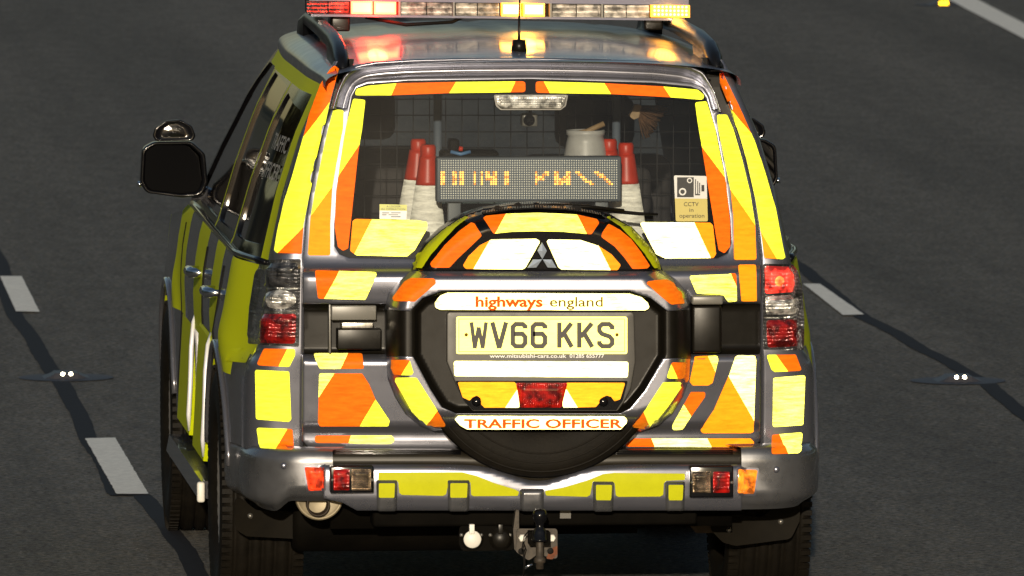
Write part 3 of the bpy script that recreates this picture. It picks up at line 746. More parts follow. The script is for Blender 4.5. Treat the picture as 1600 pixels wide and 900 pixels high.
# ---------- ray target for the surface-mounted pieces
bpy.context.view_layer.update()
def bvh(objs):
    V = []; F = []
    for o in objs:
        b = len(V); off = WORLD[o.name]; V += [v.co+off for v in o.data.vertices]; F += [tuple(i+b for i in p.vertices) for p in o.data.polygons]
    return BVHTree.FromPolygons(V, F)
names = ('tailgate', 'rear_quarter', 'rear_quarter.001', 'rear_window', 'shroud', 'upper_surround', 'lower_surround', 'centre_panel', 'plate_carrier', 'rear_bumper', 'bumper_corner', 'bumper_corner.001', 'side_panel')
REAR = bvh([bpy.data.objects[n] for n in names if bpy.data.objects[n].type == 'MESH'])
miss = [0]
def hit(px, py, off=.002):
    d = rdir(px, py).normalized(); loc, n, i, dd = REAR.ray_cast(CAMP, d)
    if loc is None or loc.y > 1.0 or loc.y < -1:
        miss[0] += 1; return at(px, py, .05)
    if n.dot(d) > 0: n = -n
    if n.dot(-d) < .25: n = -d
    return loc+n*off
def decal(name, poly, mats, splits=(), off=.0045, step=5, parent=None, r=3.5, label=None, mapf=None, colfn=None, holes=(), skirt=.0022):
    return patch(name, rnd(poly, r) if r else poly, mapf or (lambda x, y: hit(x, y, off)), mats, parent or CAR, step=step, splits=splits, skirt=skirt, colfn=colfn, holes=holes, label=label)
Y1, Y2, Y3, O1, O2 = 'yellow', 'yellow_bright', 'yellow_glare', 'orange', 'orange_bright'
RP = 'reflective_panel'
# pillars on the rear quarters
decal(RP, [(530, 107), (523, 104), (518, 110), (504, 134), (486, 181), (472, 232), (460, 275), (447, 317), (437, 362), (432, 392), (436, 396), (471, 397), (474, 352), (482, 310), (492, 265), (504, 213), (515, 160)], [O1, Y1, O1], [((472, 222), (515, 160)), ((437, 396), (474, 355))], r=2, off=.009)
decal(RP, [(1124, 114), (1129, 115), (1140, 138), (1153, 165), (1178, 223), (1194, 273), (1209, 326), (1221, 390), (1224, 403), (1220, 406), (1194, 404), (1190, 375), (1180, 312), (1166, 250), (1156, 215), (1141, 170), (1125, 130)], [O2, Y1, O1], colfn=lambda x, y: 2 if x > 1141+(y-170)*41/52 and y < 240 or (y < 171) else (0 if x < 1190+(y-365)*22/40 and y > 350 else 1), splits=[((1141, 170), (1183, 223)), ((1190, 365), (1212, 405))], r=2, off=.009)
# tailgate frame
decal(RP, [(521, 171), (537, 172), (536, 200), (530, 232), (524, 265), (519, 295), (516, 350), (516, 399), (481, 399), (485, 340), (492, 300), (504, 240), (513, 200)], [Y1, O2], [((485, 338), (521, 289))], parent=tg, mapf=mTd)
decal(RP, [(1120, 179), (1136, 179), (1146, 202), (1160, 250), (1172, 300), (1180, 350), (1182, 406), (1147, 406), (1146, 340), (1142, 300), (1132, 250), (1122, 200)], [O2, Y1], [((1140, 294), (1180, 352))], parent=tg, mapf=mTd)
gy = lambda o: (lambda x, y: on_s(x, y, lambda X, Z: sG(X, Z)-.005-o))
def gdec(name, poly, mats, splits=(), **k): return decal(name, poly, mats, splits, mapf=gy(0), parent=tg, **k)
gdec(RP, [(552, 154), (571, 156), (566, 200), (560, 237), (552, 312), (544, 388), (536, 392), (528, 386), (523, 355), (525, 300), (532, 250), (540, 200)], [Y1, O1], [((530, 273), (563, 224))])
gdec(RP, [(1086, 160), (1104, 158), (1117, 200), (1127, 250), (1135, 287), (1141, 350), (1141, 385), (1132, 396), (1123, 391), (1119, 370), (1112, 325), (1105, 282), (1097, 232), (1090, 190)], [O1, Y1], [((1097, 230), (1134, 279))])
gdec(RP, [(554, 149), (557, 139), (575, 134), (620, 130), (712, 128), (821, 127), (821, 144), (702, 145.5), (610, 149)], [Y1, O1, Y1, O1], [((620, 129), (611, 150)), ((713, 127), (701, 147)), ((806, 126), (797, 146))], r=5)
gdec(RP, [(837, 127), (945, 130), (1036, 135), (1090, 140), (1101, 149), (1098, 156), (1047, 152), (955, 147), (837, 145)], [O1, Y1, O1, Y1], [((849, 126), (860, 147)), ((944, 129), (956, 149)), ((1035, 133), (1049, 154))], r=5)
gdec(RP, [(551, 345), (556, 342), (650, 344), (668, 347), (667, 358), (648, 391), (636, 401), (557, 399), (547, 392)], [O2, Y2], [((582, 341), (551, 402))])
gdec(RP, [(1000, 349), (1005, 347), (1110, 348), (1114, 352), (1119, 397), (1115, 403), (1040, 404), (1025, 397)], [Y3, O2], [((1084, 346), (1112, 406))])
# tailgate skin panels
decal(RP, [(492, 424), (590, 427), (571, 468), (497, 466)], [O1, Y2], [((532, 422), (505, 469))], parent=tg)
decal(RP, [(1076, 431), (1150, 428), (1151, 471), (1138, 472), (1130, 461), (1088, 458)], [Y2, O1], [((1141, 427), (1154, 455))], parent=tg)
decal(RP, [(1153, 415), (1181, 415), (1182, 471), (1158, 471)], [O2], parent=tg)
decal(RP, [(489, 554), (566, 554), (569, 576), (500, 576)], [Y2, O1], [((545, 552), (531, 578))], parent=tg)
decal(RP, [(499, 583), (566, 583), (577, 600), (587, 624), (609, 657), (607, 665), (500, 665), (497, 660)], [Y2, O1, Y1], [((524, 581), (496, 624)), ((588, 622), (561, 667))], parent=tg)
decal(RP, [(492, 680), (612, 680), (618, 687), (612, 693), (492, 692)], [O1, Y2], [((549, 679), (544, 695))], parent=tg, r=6)
decal(RP, [(1085, 559), (1120, 557), (1122, 562), (1113, 598), (1106, 602), (1082, 602), (1077, 596)], [O2, Y2], [((1105, 555), (1117, 580))], parent=tg)
decal(RP, [(1079, 612), (1102, 612), (1101, 620), (1080, 650), (1066, 670), (1051, 671), (1050, 664), (1062, 643)], [Y2, O1], [((1067, 630), (1082, 654))], parent=tg)
decal(RP, [(1152, 557), (1179, 557), (1181, 562), (1177, 675), (1172, 677), (1097, 677), (1094, 671), (1115, 640), (1127, 612), (1139, 585), (1147, 562)], [O2, 'yellow_soft_glare'], [((1136, 584), (1180, 661))], parent=tg)
decal(RP, [(972, 697), (990, 685), (1172, 685), (1178, 690), (1176, 698)], [O1, 'yellow_soft_glare', O2], [((1017, 684), (1024, 700)), ((1104, 684), (1113, 700))], parent=tg)
# rear quarter lower
decal('shaded_film', [(363, 545), (395, 544), (384, 567), (352, 564)], ['side_yellow'])  # left-facing piece, its shade put into a duller yellow
decal(RP, [(414, 545), (461, 545), (461, 555), (452, 573), (402, 571)], [O1, Y1], [((450, 543), (434, 575))])
decal(RP, [(400, 578), (452, 580), (455, 655), (451, 659), (401, 655)], [Y1])
decal(RP, [(402, 668), (457, 670), (459, 700), (456, 703), (406, 700)], [Y1, O1], [((450, 668), (429, 704))])
decal(RP, [(1197, 554), (1242, 554), (1252, 579), (1210, 581), (1205, 577)], [Y1, O1], [((1211, 552), (1233, 583))])
decal(RP, [(1208, 590), (1257, 586), (1254, 664), (1207, 667)], [Y2])
decal(RP, [(1206, 679), (1253, 675), (1251, 705), (1246, 709), (1205, 710)], [O1, Y2], [((1217, 677), (1232, 712))])
# spare cover
def cdec(name, poly, mats, splits=(), **k): return decal(name, poly, mats, splits, parent=k.pop('parent', CARRIER), **k)
cdec(RP, [(755, 342), (760, 339), (790, 336), (840, 334.5), (901, 337), (932, 344), (936, 350), (924, 366), (880, 362), (840, 361), (800, 362), (771, 365)], [O1, Y2, O1], [((792, 334), (772, 367)), ((900, 335), (918, 367))])
cdec(RP, [(737, 349), (742, 351), (753, 368), (730, 390), (715, 404), (702, 418), (676, 418), (673, 413), (696, 384), (718, 363)], [O1])
cdec(RP, [(950, 351), (941, 364), (939, 370), (960, 385), (975, 402), (988, 420), (1010, 420), (1014, 416), (1000, 395), (985, 375), (968, 361)], [O1])
cdec('yellow_stripe', [(720, 341), (734, 345), (715, 360), (695, 381), (678, 400), (664, 421), (645, 421), (650, 405), (668, 382), (690, 361)], ['side_yellow'], r=1, off=.013)
cdec('yellow_stripe', [(959, 341), (945, 345), (965, 358), (986, 379), (1003, 400), (1017, 421), (1033, 421), (1028, 405), (1012, 382), (988, 357)], ['side_yellow'], r=1, off=.013)
cdec(RP, [(723, 415), (732, 400), (750, 383), (768, 374), (838, 373), (844, 377), (821, 418), (816, 421), (728, 420)], [O2, Y3], [((767, 372), (738, 423))])
cdec(RP, [(854, 377), (857, 374), (907, 375), (935, 384), (955, 397), (970, 414), (965, 422), (877, 421), (872, 417)], [Y3, O2], [((934, 382), (955, 424))])
cdec(RP, [(637, 436), (680, 436), (681, 443), (648, 471), (617, 471), (615, 466)], [O1])
cdec(RP, [(1011, 440), (1047, 438), (1053, 442), (1070, 470), (1067, 475), (1048, 476), (1010, 444)], [O1])
cdec(RP, [(611, 562), (640, 562), (646, 582), (643, 586), (617, 585), (611, 570)], [O1, Y1], [((642, 560), (627, 588))])
cdec(RP, [(620, 589), (651, 590), (696, 661), (695, 665), (667, 665), (645, 642), (619, 595)], [Y1, O1], [((686, 638), (664, 668))])
cdec(RP, [(1049, 566), (1072, 566), (1071, 586), (1065, 591), (1041, 591)], [Y1, O1], [((1047, 566), (1058, 593))])
cdec(RP, [(1036, 597), (1062, 596), (1064, 603), (1042, 635), (1014, 669), (1009, 671), (989, 669), (988, 664), (1010, 637)], [O1, Y1], [((1004, 640), (1017, 671))])
BAN = cdec('title_panel', [(680, 474), (688, 463), (700, 457.5), (985, 459.5), (1003, 465), (1012, 473), (1015, 481), (1008, 485), (688, 484), (681, 481)], [Y3], mapf=lambda x, y: at(x, y, -.252), skirt=.02, step=20)
# number plate and neighbours
flat = lambda Y: (lambda x, y: at(x, y, Y))
PLT = decal('number_plate', [(713, 495), (980, 495), (980, 553), (713, 553)], ['plate_yellow'], mapf=flat(-.238), parent=CARRIER, r=3, step=30)
decal(RP, [(709, 564), (982, 565), (981, 590), (710, 588)], [Y3], mapf=flat(-.2355), parent=CARRIER, r=4, step=30)
decal('lamp_backing', [(711, 595), (981, 595), (973, 626), (963, 641), (739, 641), (724, 624)], ['black_gloss'], mapf=flat(-.2345), parent=CARRIER, r=2, step=30)
decal(RP, [(715, 597), (804, 597), (808, 602), (812, 637), (757, 637), (752, 632), (751, 622), (745, 618), (738, 621), (734, 626), (723, 621)], ['amber_film', Y3], [((808, 609), (788, 639))], mapf=flat(-.238), parent=CARRIER, step=12, r=2.5)
decal(RP, [(885, 598), (977, 598), (969, 624), (960, 627), (955, 620), (948, 618), (941, 621), (937, 629), (931, 636), (880, 637), (879, 630)], [Y3, 'amber_film'], [((885, 608), (904, 639))], mapf=flat(-.238), parent=CARRIER, step=12, r=2.5)
for px in (745, 943):
    m = MB(); m.lathe([(.0, -.006), (.009, -.006), (.013, -.002), (.015, .004)], at(px, 628, -.238), 'Y', 16); m.out('screw_cap', 'black_gloss', CARRIER)
def bulge(poly, Yb, h, w):
    return lambda x, y: at(x, y, Yb-h*ss(min(w, dist((x, y), poly))/w))
q = rnd([(806, 598), (887, 598), (877, 637), (813, 637)], 3)
patch('fog_lamp', q, bulge(q, -.240, .012, 8), 'lens_fog', CARRIER, step=4, skirt=.008)
TO = cdec('title_panel', [(711, 656), (716, 650), (975, 651), (980, 655), (979, 661), (970, 671), (730, 671), (719, 665)], [Y3], mapf=lambda x, y: at(x, y, -.246), skirt=.03, step=20)
# plate lettering
def stroke(m, line, wdt, mp, z):
    P = [Vector(p) for p in line]; n = len(P); L = []; R = []
    for i in range(n):
        d0 = (P[i]-P[i-1]).normalized() if i else (P[1]-P[0]).normalized(); d1 = (P[i+1]-P[i]).normalized() if i < n-1 else d0
        n0 = Vector((d0.y, -d0.x)); n1 = Vector((d1.y, -d1.x)); b = (n0+n1); b = b.normalized() if b.length > 1e-6 else n0; k = min(1.6, 1/max(.4, b.dot(n0)))
        L.append(P[i]+b*wdt/2*k); R.append(P[i]-b*wdt/2*k)
    m.add([mp(p.x, p.y, z) for p in L+R], [(i, i+1, n+i+1, n+i) for i in range(n-1)])
GL = {'W': [[(.02, -.09), (.24, 1.09)], [(.24, 1.09), (.50, .14)], [(.50, .14), (.76, 1.09)], [(.76, 1.09), (.98, -.09)]], 'V': [[(.05, -.09), (.5, 1.09)], [(.5, 1.09), (.95, -.09)]],
      '6': [[(.90, .20), (.90, .10), (.74, .0), (.28, .0), (.10, .12), (.10, .88), (.28, 1), (.72, 1), (.90, .86), (.90, .58), (.72, .44), (.12, .44)]],
      'K': [[(.12, -.07), (.12, 1.07)], [(.20, .58), (.88, -.04)], [(.42, .42), (.90, 1.04)]],
      'S': [[(.90, .24), (.90, .12), (.72, 0), (.28, 0), (.10, .12), (.10, .30), (.26, .44), (.74, .56), (.90, .70), (.90, .88), (.72, 1), (.28, 1), (.10, .88), (.10, .76)]]}
xs0 = {0: (736, 760), 1: (768, 792), 2: (799, 823), 3: (830, 854), 4: (871, 896), 5: (902, 928), 6: (934, 959)}
for i, ch in enumerate('WV66KKS'):
    m = MB(); x0, x1 = xs0[i]
    for k, ln in enumerate(GL[ch]):
        stroke(m, [(x0+p[0]*(x1-x0), 506.5+p[1]*34.5) for p in ln], 6.0 if ch == 'W' else 7.2, lambda x, y, z: at(x, y, -.2394-z), k*.0004)
    m.out('character', 'print_plate', PLT, smooth=False)
fr = [(717, 498.5), (976, 498.5), (976, 549.5), (717, 549.5), (717, 498.5)]
m = MB(); stroke(m, fr, .8, lambda x, y, z: at(x, y, -.2393), 0); m.out('plate_border', 'print_gold', PLT, smooth=False)
for px in (728.5, 964):
    m = MB(); m.lathe([(0, -.003), (.004, -.003), (.0055, .0)], at(px, 523, -.2394), 'Y', 12); m.out('plate_screw', 'print_gold', PLT)
def text(name, s, px, py, hpx, wpx, mapf, mat, parent, bold=0, skew=0, keep=False):
    cu_ = bpy.data.curves.new('t', 'FONT'); cu_.body = s; cu_.size = 1; cu_.resolution_u = 3; cu_.offset = bold
    to = bpy.data.objects.new('t', cu_); COL.objects.link(to); bpy.context.view_layer.update()
    me = to.evaluated_get(bpy.context.evaluated_depsgraph_get()).to_mesh()
    vs = [(v.co.x, v.co.y) for v in me.vertices]; fs = [tuple(p.vertices) for p in me.polygons]
    x0 = min(v[0] for v in vs); x1 = max(v[0] for v in vs)
    cap = .73
    V = [mapf(px+(v[0]-x0)/(x1-x0)*wpx+skew*v[1], py-v[1]/cap*hpx) for v in vs]
    bpy.data.objects.remove(to); bpy.data.curves.remove(cu_)
    return mk(name, V, fs, mat, parent, smooth=False)
def onp(panel, o=.0022):
    T = bvh([panel])
    def f(x, y):
        d = rdir(x, y).normalized(); loc, n, i, dd = T.ray_cast(CAMP, d)
        return (loc if loc is not None else hit(x, y, .008))-d*o
    return f
text('lettering', 'highways', 743, 479, 16.5, 105, flat(-.2535), 'print_orange', BAN, bold=.035)
text('lettering', 'england', 859, 479, 16.0, 83, flat(-.2535), 'print_gold', BAN, bold=.012)
text('lettering', 'TRAFFIC OFFICER', 725, 668.5, 14, 248, flat(-.2475), 'print_orange', TO, bold=.034)
text('lettering', 'www.mitsubishi-cars.co.uk', 765, 559, 6, 120, flat(-.2375), 'print_white', PLT, bold=.02)
text('lettering', '01285 655777', 890, 559, 6, 54, flat(-.2375), 'print_white', PLT, bold=.02)
# three-diamond badge
bad = MB()
def rhomb(a, b, c, d, Y=-.262):
    A_, B_, C_, D_ = [at(*p, Y) for p in (a, b, c, d)]; ce = (A_+B_+C_+D_)/4+Vector((0, -.006, 0)); bk = [v+Vector((0, .01, 0)) for v in (A_, B_, C_, D_)]
    bad.add([A_, B_, C_, D_, ce]+bk, [(0, 1, 4), (1, 2, 4), (2, 3, 4), (3, 0, 4), (0, 5, 6, 1), (1, 6, 7, 2), (2, 7, 8, 3), (3, 8, 5, 0)])
rhomb((847, 379), (854.5, 392), (847.5, 405), (840, 392)); rhomb((847, 405.5), (838, 418), (824.5, 418.5), (833, 405.5)); rhomb((848, 405.5), (862, 405.5), (869.5, 418.5), (856, 418))
bad.out('badge', 'badge_chrome', CARRIER, smooth=False)
# black louvred cowl above the cover + wiper
q = [(752, 331), (775, 324), (815, 319), (840, 318), (868, 319), (905, 324), (938, 333), (948, 341), (925, 337), (880, 332), (840, 330), (800, 332), (760, 339)]
cw = cdec('cowl', q, ['black_matt'], r=1, off=.008)
m = MB()
for k in range(46):
    x = 757+k*4; yy = 318.5+((x-841)/95)**2*11
    m.add([hit(x-.8, yy+2, .011), hit(x+.8, yy+2, .011), hit(x+.8, yy+11, .011), hit(x-.8, yy+11, .011)], [(0, 1, 2, 3)])
m.out('louvre', 'grey_plastic', cw, kind='stuff')
WP = empty('rear_wiper', at(838, 322, -.02), parent=CAR)
m = MB(); m.tube([at(838, 323, -.03), at(870, 321.5, -.055), at(920, 323, -.05), at(975, 329, -.02)], [.010, .008, .006, .005], 8); m.out('wiper_arm', 'black_plastic', WP)
m = MB(); m.tube([at(905, 326, -.035), at(950, 329.5, -.012), at(1000, 334, .0), at(1028, 335, .005)], [.004, .0065, .006, .004], 6); m.out('wiper_blade', 'black_matt', WP)
m = MB(); m.lathe([(0, -.02), (.012, -.018), (.016, .0), (.016, .02)], at(838, 324, -.035), 'Y', 16); m.out('pivot_cap', 'black_gloss', WP)
m = MB(); m.tube([at(755, 326, .0), at(775, 323, -.01), at(810, 318.5, -.03)], [.006, .004, .004], 6); m.out('washer_jet', 'grey_plastic', WP)
# tailgate handle recess, left; hinge cover, right
m = MB()
def pbox(m, x0, y0, x1, y1, Yf, Yb, k=0, bev=.003):
    a = at(x0, y0, Yf); b = at(x1, y1, Yf); m.box(a.x, b.x, Yf, Yb, b.z, a.z, k, bev)
pbox(m, 518, 478, 588, 500, -.035, .05); m.out('handle_bezel', 'grey_plastic', CAR)
m = MB(); pbox(m, 534, 504, 583, 513, -.045, .04, 0, .002); m.out('tailgate_handle', 'steel', CAR)
m = MB(); pbox(m, 527, 514, 596, 546, -.020, .05, 0, .004); m.out('handle_cup', 'black_plastic', CAR)
m = MB(); pbox(m, 514, 476, 517, 552, -.016, .04, 0, .001); m.out('recess_edge', 'grey_plastic', CAR)
m = MB(); pbox(m, 1081, 462, 1130, 476, -.075, .04, 0, .006); m.out('hinge_cover', 'grey_plastic', CAR)
m = MB(); pbox(m, 1081, 477, 1128, 552, -.045, .04, 0, .010); m.out('hinge_cover', 'black_plastic', CAR)
# ---------- rear lamps
def hcorner(px, py, off):  # forward offset along view-facing normal
    return hit(px, py, off)
def lamp(poly, secs, name):
    L = decal(name, poly, ['lens_smoke'], off=.004, step=6, r=3)
    fr = MB()
    for nm, q, mat, bl in secs:
        q = rnd(q, 5)
        cx = sum(p[0] for p in q)/len(q); cy = sum(p[1] for p in q)/len(q)
        patch(nm, q, lambda x, y, q=q, bl=bl: hit(x, y, .006+bl*ss(min(9, dist((x, y), q))/9)), mat, L, step=3.5, skirt=.004)
    return L
def circ(cx, cy, rx, ry, n=22): return [(cx+rx*math.cos(2*math.pi*k/n), cy+ry*math.sin(2*math.pi*k/n)) for k in range(n)]
L1 = lamp([(408, 406), (470, 405), (467, 542), (387, 537), (391, 480), (399, 430)], [
    ('brake_lens', [(420, 412), (466, 411), (464, 447), (405, 447), (410, 425)], 'lens_smoke', .008),
    ('reversing_lens', circ(438, 468, 25, 15), 'lens_reverse', .012),
    ('lamp_divider', rect(398, 449.5, 466, 452.5), 'lens_clear', .002), ('lamp_divider', rect(393, 485, 465, 489), 'lens_clear', .002),
    ('side_lens', [(393, 492), (404, 491), (403, 535), (390, 533)], 'lens_clear', .004),
    ('indicator_lens', [(407, 491), (463, 490), (461, 537), (406, 536)], 'lens_dark_red', .010)], 'rear_lamp')
L2 = lamp([(1192, 412), (1239, 413), (1247, 424), (1254, 452), (1257, 500), (1256, 547), (1192, 546)], [
    ('brake_lens', [(1195, 415), (1233, 417), (1240, 430), (1241, 456), (1195, 459)], 'lens_red_lit', .010),
    ('reversing_lens', [(1195, 463), (1238, 461), (1243, 475), (1241, 491), (1197, 492)], 'lens_reverse', .012),
    ('lamp_divider', rect(1194, 494, 1250, 497), 'lens_clear', .002),
    ('indicator_lens', [(1197, 500), (1244, 499), (1247, 520), (1244, 541), (1199, 543)], 'lens_dark_red', .010)], 'rear_lamp')
patch('brake_bulb', circ(1215, 439, 6, 8), lambda x, y: hit(x, y, .0165), 'bulb_glow', L2, step=3.5, skirt=.002)
# high level brake lamp and rear camera
q = [(774, 149), (885, 149), (882, 163), (876, 169), (783, 169), (777, 163)]
HB = decal('high_brake_lamp', [(771, 148), (888, 148), (884, 166), (876, 172), (782, 172), (775, 166)], ['grey_plastic'], mapf=gy(.004), parent=tg, r=3)
patch('brake_lens', rnd(q, 3), lambda x, y: at(x, y, .075-.008*ss(min(5, dist((x, y), q))/5)), 'lens_brake', HB, step=4, skirt=.004)
CM = empty('rear_camera', at(828, 187, .25), parent=CAR)
m = MB(); pbox(m, 816, 178, 840, 198, .22, .29, 0, .006); m.out('camera_body', 'grey_plastic', CM)
m = MB(); m.lathe([(0, -.004), (.008, -.003), (.011, .004), (.018, .005), (.018, .01)], at(827, 188, .215), 'Y', 20); m.out('camera_lens', 'black_gloss', CM)
m = MB(); m.tube([at(828, 176, .25), at(828, 155, .25)], .006, 6); m.out('camera_stalk', 'black_matt', CM)
# stickers
ST = gdec('camera_sticker', [(1053, 274), (1104, 275), (1106, 346), (1056, 346)], ['sticker_white', 'sticker_gold'], colfn=lambda x, y: 0 if y < 310 else 1, splits=[((1050, 310), (1108, 310.5))], r=2.5)
gs = gy(.0035)
def flatpoly(name, polys, mat, parent, mp):
    m = MB()
    for p in polys: m.add([mp(*q) for q in p], [tuple(range(len(p)))])
    return m.out(name, mat, parent, smooth=False)
flatpoly('camera_symbol', [rect(1058, 277, 1084, 308), rect(1086, 280, 1087.5, 305), rect(1089.5, 283, 1091, 305), rect(1092.5, 285.5, 1094, 302), rect(1096, 289, 1100.5, 299), rect(1087, 303, 1094, 305)], 'print_black', ST, gs)
g2 = gy(.005)
for cx, cy, r_ in ((1066.5, 299.5, 5.8), (1077.5, 282, 4.2)):
    o = flatpoly('symbol_ring', [circ(cx, cy, r_, r_)], 'sticker_white', ST, g2); g3 = gy(.0062)
    flatpoly('symbol_dot', [circ(cx, cy, r_*.6, r_*.6)], 'print_black', ST, g3)
text('lettering', 'CCTV', 1068.5, 322, 6.6, 23, gs, 'print_black', ST); text('lettering', 'in', 1077, 331, 6.4, 6.5, gs, 'print_black', ST); text('lettering', 'operation', 1061.5, 340, 6.6, 39, gs, 'print_black', ST)
S2 = gdec('notice_sticker', [(593, 319), (636, 320), (635, 343), (593, 342)], ['sticker_green', 'sticker_white'], colfn=lambda x, y: 0 if y < 329 else 1, splits=[((592, 329), (638, 329.5))], r=1)
text('lettering', 'A LOCKER', 604, 324, 3, 22, gs, 'print_black', S2); text('lettering', 'IN OPERATION', 596, 328.2, 3, 37, gs, 'print_black', S2)
flatpoly('notice_print', [rect(597, 332, 608, 333.2), rect(611, 332, 626, 333), rect(597, 335, 604, 336.2), rect(607, 335, 622, 336), rect(611, 338, 626, 339.2)], 'sign_face', S2, gs)
# ---------- bumper furniture
YB = decal('yellow_panel', [(591, 738), (722, 738), (745, 744), (770, 754), (805, 764.5), (811, 768), (809, 774.5), (740, 775), (736, 773), (735, 753), (701, 752), (697, 772), (692, 774.5), (628, 773), (624, 770), (622, 752), (591, 751)], ['yellow_matt'], r=2.5)
YB = decal('yellow_panel', [(853, 774), (851, 767), (880, 762), (920, 750), (942, 741), (960, 739), (1070, 740), (1070, 750), (1041, 751), (1037, 755), (1036, 773), (1031, 775.5), (966, 776), (962, 774), (960, 754), (926, 752), (922, 773), (917, 776)], ['yellow_matt'], r=2.5)
for x0, x1, y0, y1 in ((588, 621, 750, 797), (699, 734, 750, 798), (926, 959, 752, 798), (1039, 1070, 752, 797), (812, 850, 764, 797)):
    c0 = rnd([(x0, y0), (x1, y0), (x1-1, y1), (x0+1, y1)], 3)
    cc = patch('bumper_block', c0, lambda x, y, c0=c0: hit(x, y, .004+.014*ss(dist((x, y), c0)/4)), 'silver_lower', BUMP, step=3, skirt=.01)
    if y0 < 760: decal('yellow_panel', [(x0+4, y0+4), (x1-4, y0+4), (x1-5, y0+26), (x0+4, y0+26)], ['yellow_matt'], off=.0215, parent=BUMP, r=2)
for nm, q, mat in (('reflector', [(476, 729), (507, 730), (506, 764), (482, 765)], 'lens_red_orange'), ('reflector', [(1153, 733), (1183, 734), (1178, 770), (1152, 770)], 'lens_orange')):
    decal('reflector_bezel', [(p[0]+(-3 if p[0] < sum(t[0] for t in q)/4 else 3), p[1]+(-3 if p[1] < 750 else 4)) for p in q], ['silver'], off=.004, r=3)
    patch(nm, rnd(q, 2.5), lambda x, y, q=q: hit(x, y, .008+.005*ss(min(5, dist((x, y), q))/5)), mat, CAR, step=4, skirt=.006)
for x0, rd, am in ((516, (521, 546), (549, 580)), (1078, (1114, 1140), (1082, 1111))):
    Bx = MB(); pbox(Bx, x0, 729, x0+68, 770 if x0 < 800 else 777, -.175, -.12, 0, .004)
    yo = 0 if x0 < 800 else 4
    o = Bx.out('bumper_lamp', 'black_gloss', CAR)
    for nm, (a, b), mt in (('tail_lens', rd, 'lens_red'), ('indicator_lens', am, 'lens_indicator')):
        q = rect(a, 733+yo, b, 766+yo)
        patch(nm, rnd(q, 2), bulge(q, -.177, .006, 5), mt, o, step=4, skirt=.006)
    for px in (519.5, 581.5): 
        m = MB(); m.lathe([(0, -.003), (.004, -.002), (.005, .002)], at(px-516+x0, 750+yo, -.178), 'Y', 10); m.out('lamp_screw', 'steel', o)
for px, py in ((444, 728), (1213, 734)):
    m = MB(); p = hit(px, py, .0); m.lathe([(0, -.004), (.007, -.004), (.010, -.001), (.011, .004)], p, 'Y', 18); m.out('parking_sensor', 'silver', CAR)
# ---------- underneath
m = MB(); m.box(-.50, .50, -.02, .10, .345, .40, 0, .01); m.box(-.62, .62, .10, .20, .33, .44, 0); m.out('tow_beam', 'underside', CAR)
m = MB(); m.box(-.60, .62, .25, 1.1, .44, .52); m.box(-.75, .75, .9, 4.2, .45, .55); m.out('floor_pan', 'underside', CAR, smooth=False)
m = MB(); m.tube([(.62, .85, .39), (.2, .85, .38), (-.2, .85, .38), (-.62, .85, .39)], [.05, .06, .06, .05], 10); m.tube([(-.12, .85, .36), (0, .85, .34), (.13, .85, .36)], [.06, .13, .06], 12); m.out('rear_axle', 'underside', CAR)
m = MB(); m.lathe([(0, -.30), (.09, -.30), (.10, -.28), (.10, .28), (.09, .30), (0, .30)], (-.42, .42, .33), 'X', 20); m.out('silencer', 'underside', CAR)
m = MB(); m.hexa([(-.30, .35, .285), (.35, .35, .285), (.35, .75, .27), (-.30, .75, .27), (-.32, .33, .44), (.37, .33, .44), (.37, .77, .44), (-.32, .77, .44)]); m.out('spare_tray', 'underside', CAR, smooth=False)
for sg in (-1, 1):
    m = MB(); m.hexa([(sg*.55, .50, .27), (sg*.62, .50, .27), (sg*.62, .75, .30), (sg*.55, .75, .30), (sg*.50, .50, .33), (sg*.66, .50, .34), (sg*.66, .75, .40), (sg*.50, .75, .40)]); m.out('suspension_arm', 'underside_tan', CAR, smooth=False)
# exhaust
EX = empty('exhaust', at(500, 795, -.05), parent=CAR)
pc = at(499, 775, .0)
m = MB(); m.lathe([(0, -.002), (.060, -.004), (.066, -.008), (.071, -.010), (.075, .0), (.075, .02)], pc, 'Y', 40); m.out('heat_shield', 'cream_metal', EX)
pe = at(497, 789, -.05)
m = MB(); m.lathe([(.0, .05), (.028, .05), (.030, .0), (.034, -.006), (.036, .0), (.034, .2)], pe, 'Y', 24); m.out('tail_pipe', 'pipe_steel', EX)
# tow bar
TB = empty('tow_bar', at(845, 845, -.2), parent=CAR)
def slab(m, poly, Yf, th, k=0):
    a = [at(x, y, Yf) for x, y in poly]; b = [p+Vector((0, th, 0)) for p in a]; n = len(a)
    m.add(a+b, [tuple(range(n)), tuple(range(2*n-1, n-1, -1))]+[(i, (i+1) % n, n+(i+1) % n, n+i) for i in range(n)], k)
m = MB(); slab(m, rnd([(718, 822), (808, 822), (808, 860), (722, 861), (717, 850), (717, 833)], 14, 6), -.14, .006); m.out('socket_plate', 'underside', TB, smooth=False)
for cx, mt in ((737, 'white_plastic'), (782, 'black_plastic')):
    m = MB(); m.lathe([(0, -.020), (.024, -.020), (.027, -.016), (.032, -.006), (.036, .0)], at(cx+.5, 842, -.142), 'Y', 28, ms=[0, 0, 1, 1]); m.box(at(cx-4, 0, -.16).x, at(cx+4, 0, -.16).x, -.168, -.142, at(0, 840, -.16).z, at(0, 825, -.16).z, 0, .002)
    o = m.out('trailer_socket', [mt, 'black_plastic'], TB)
    for dx in (-16, 15): 
        m = MB(); m.lathe([(0, -.004), (.005, -.003), (.006, .001)], at(cx+dx, 836, -.149), 'Y', 10); m.out('socket_screw', 'steel', TB)
m = MB(); slab(m, rnd([(806, 797), (811, 797), (811, 860), (804, 860), (802, 828)], 2), -.16, .05); m.out('bracket_side', 'brown_steel', TB, smooth=False)
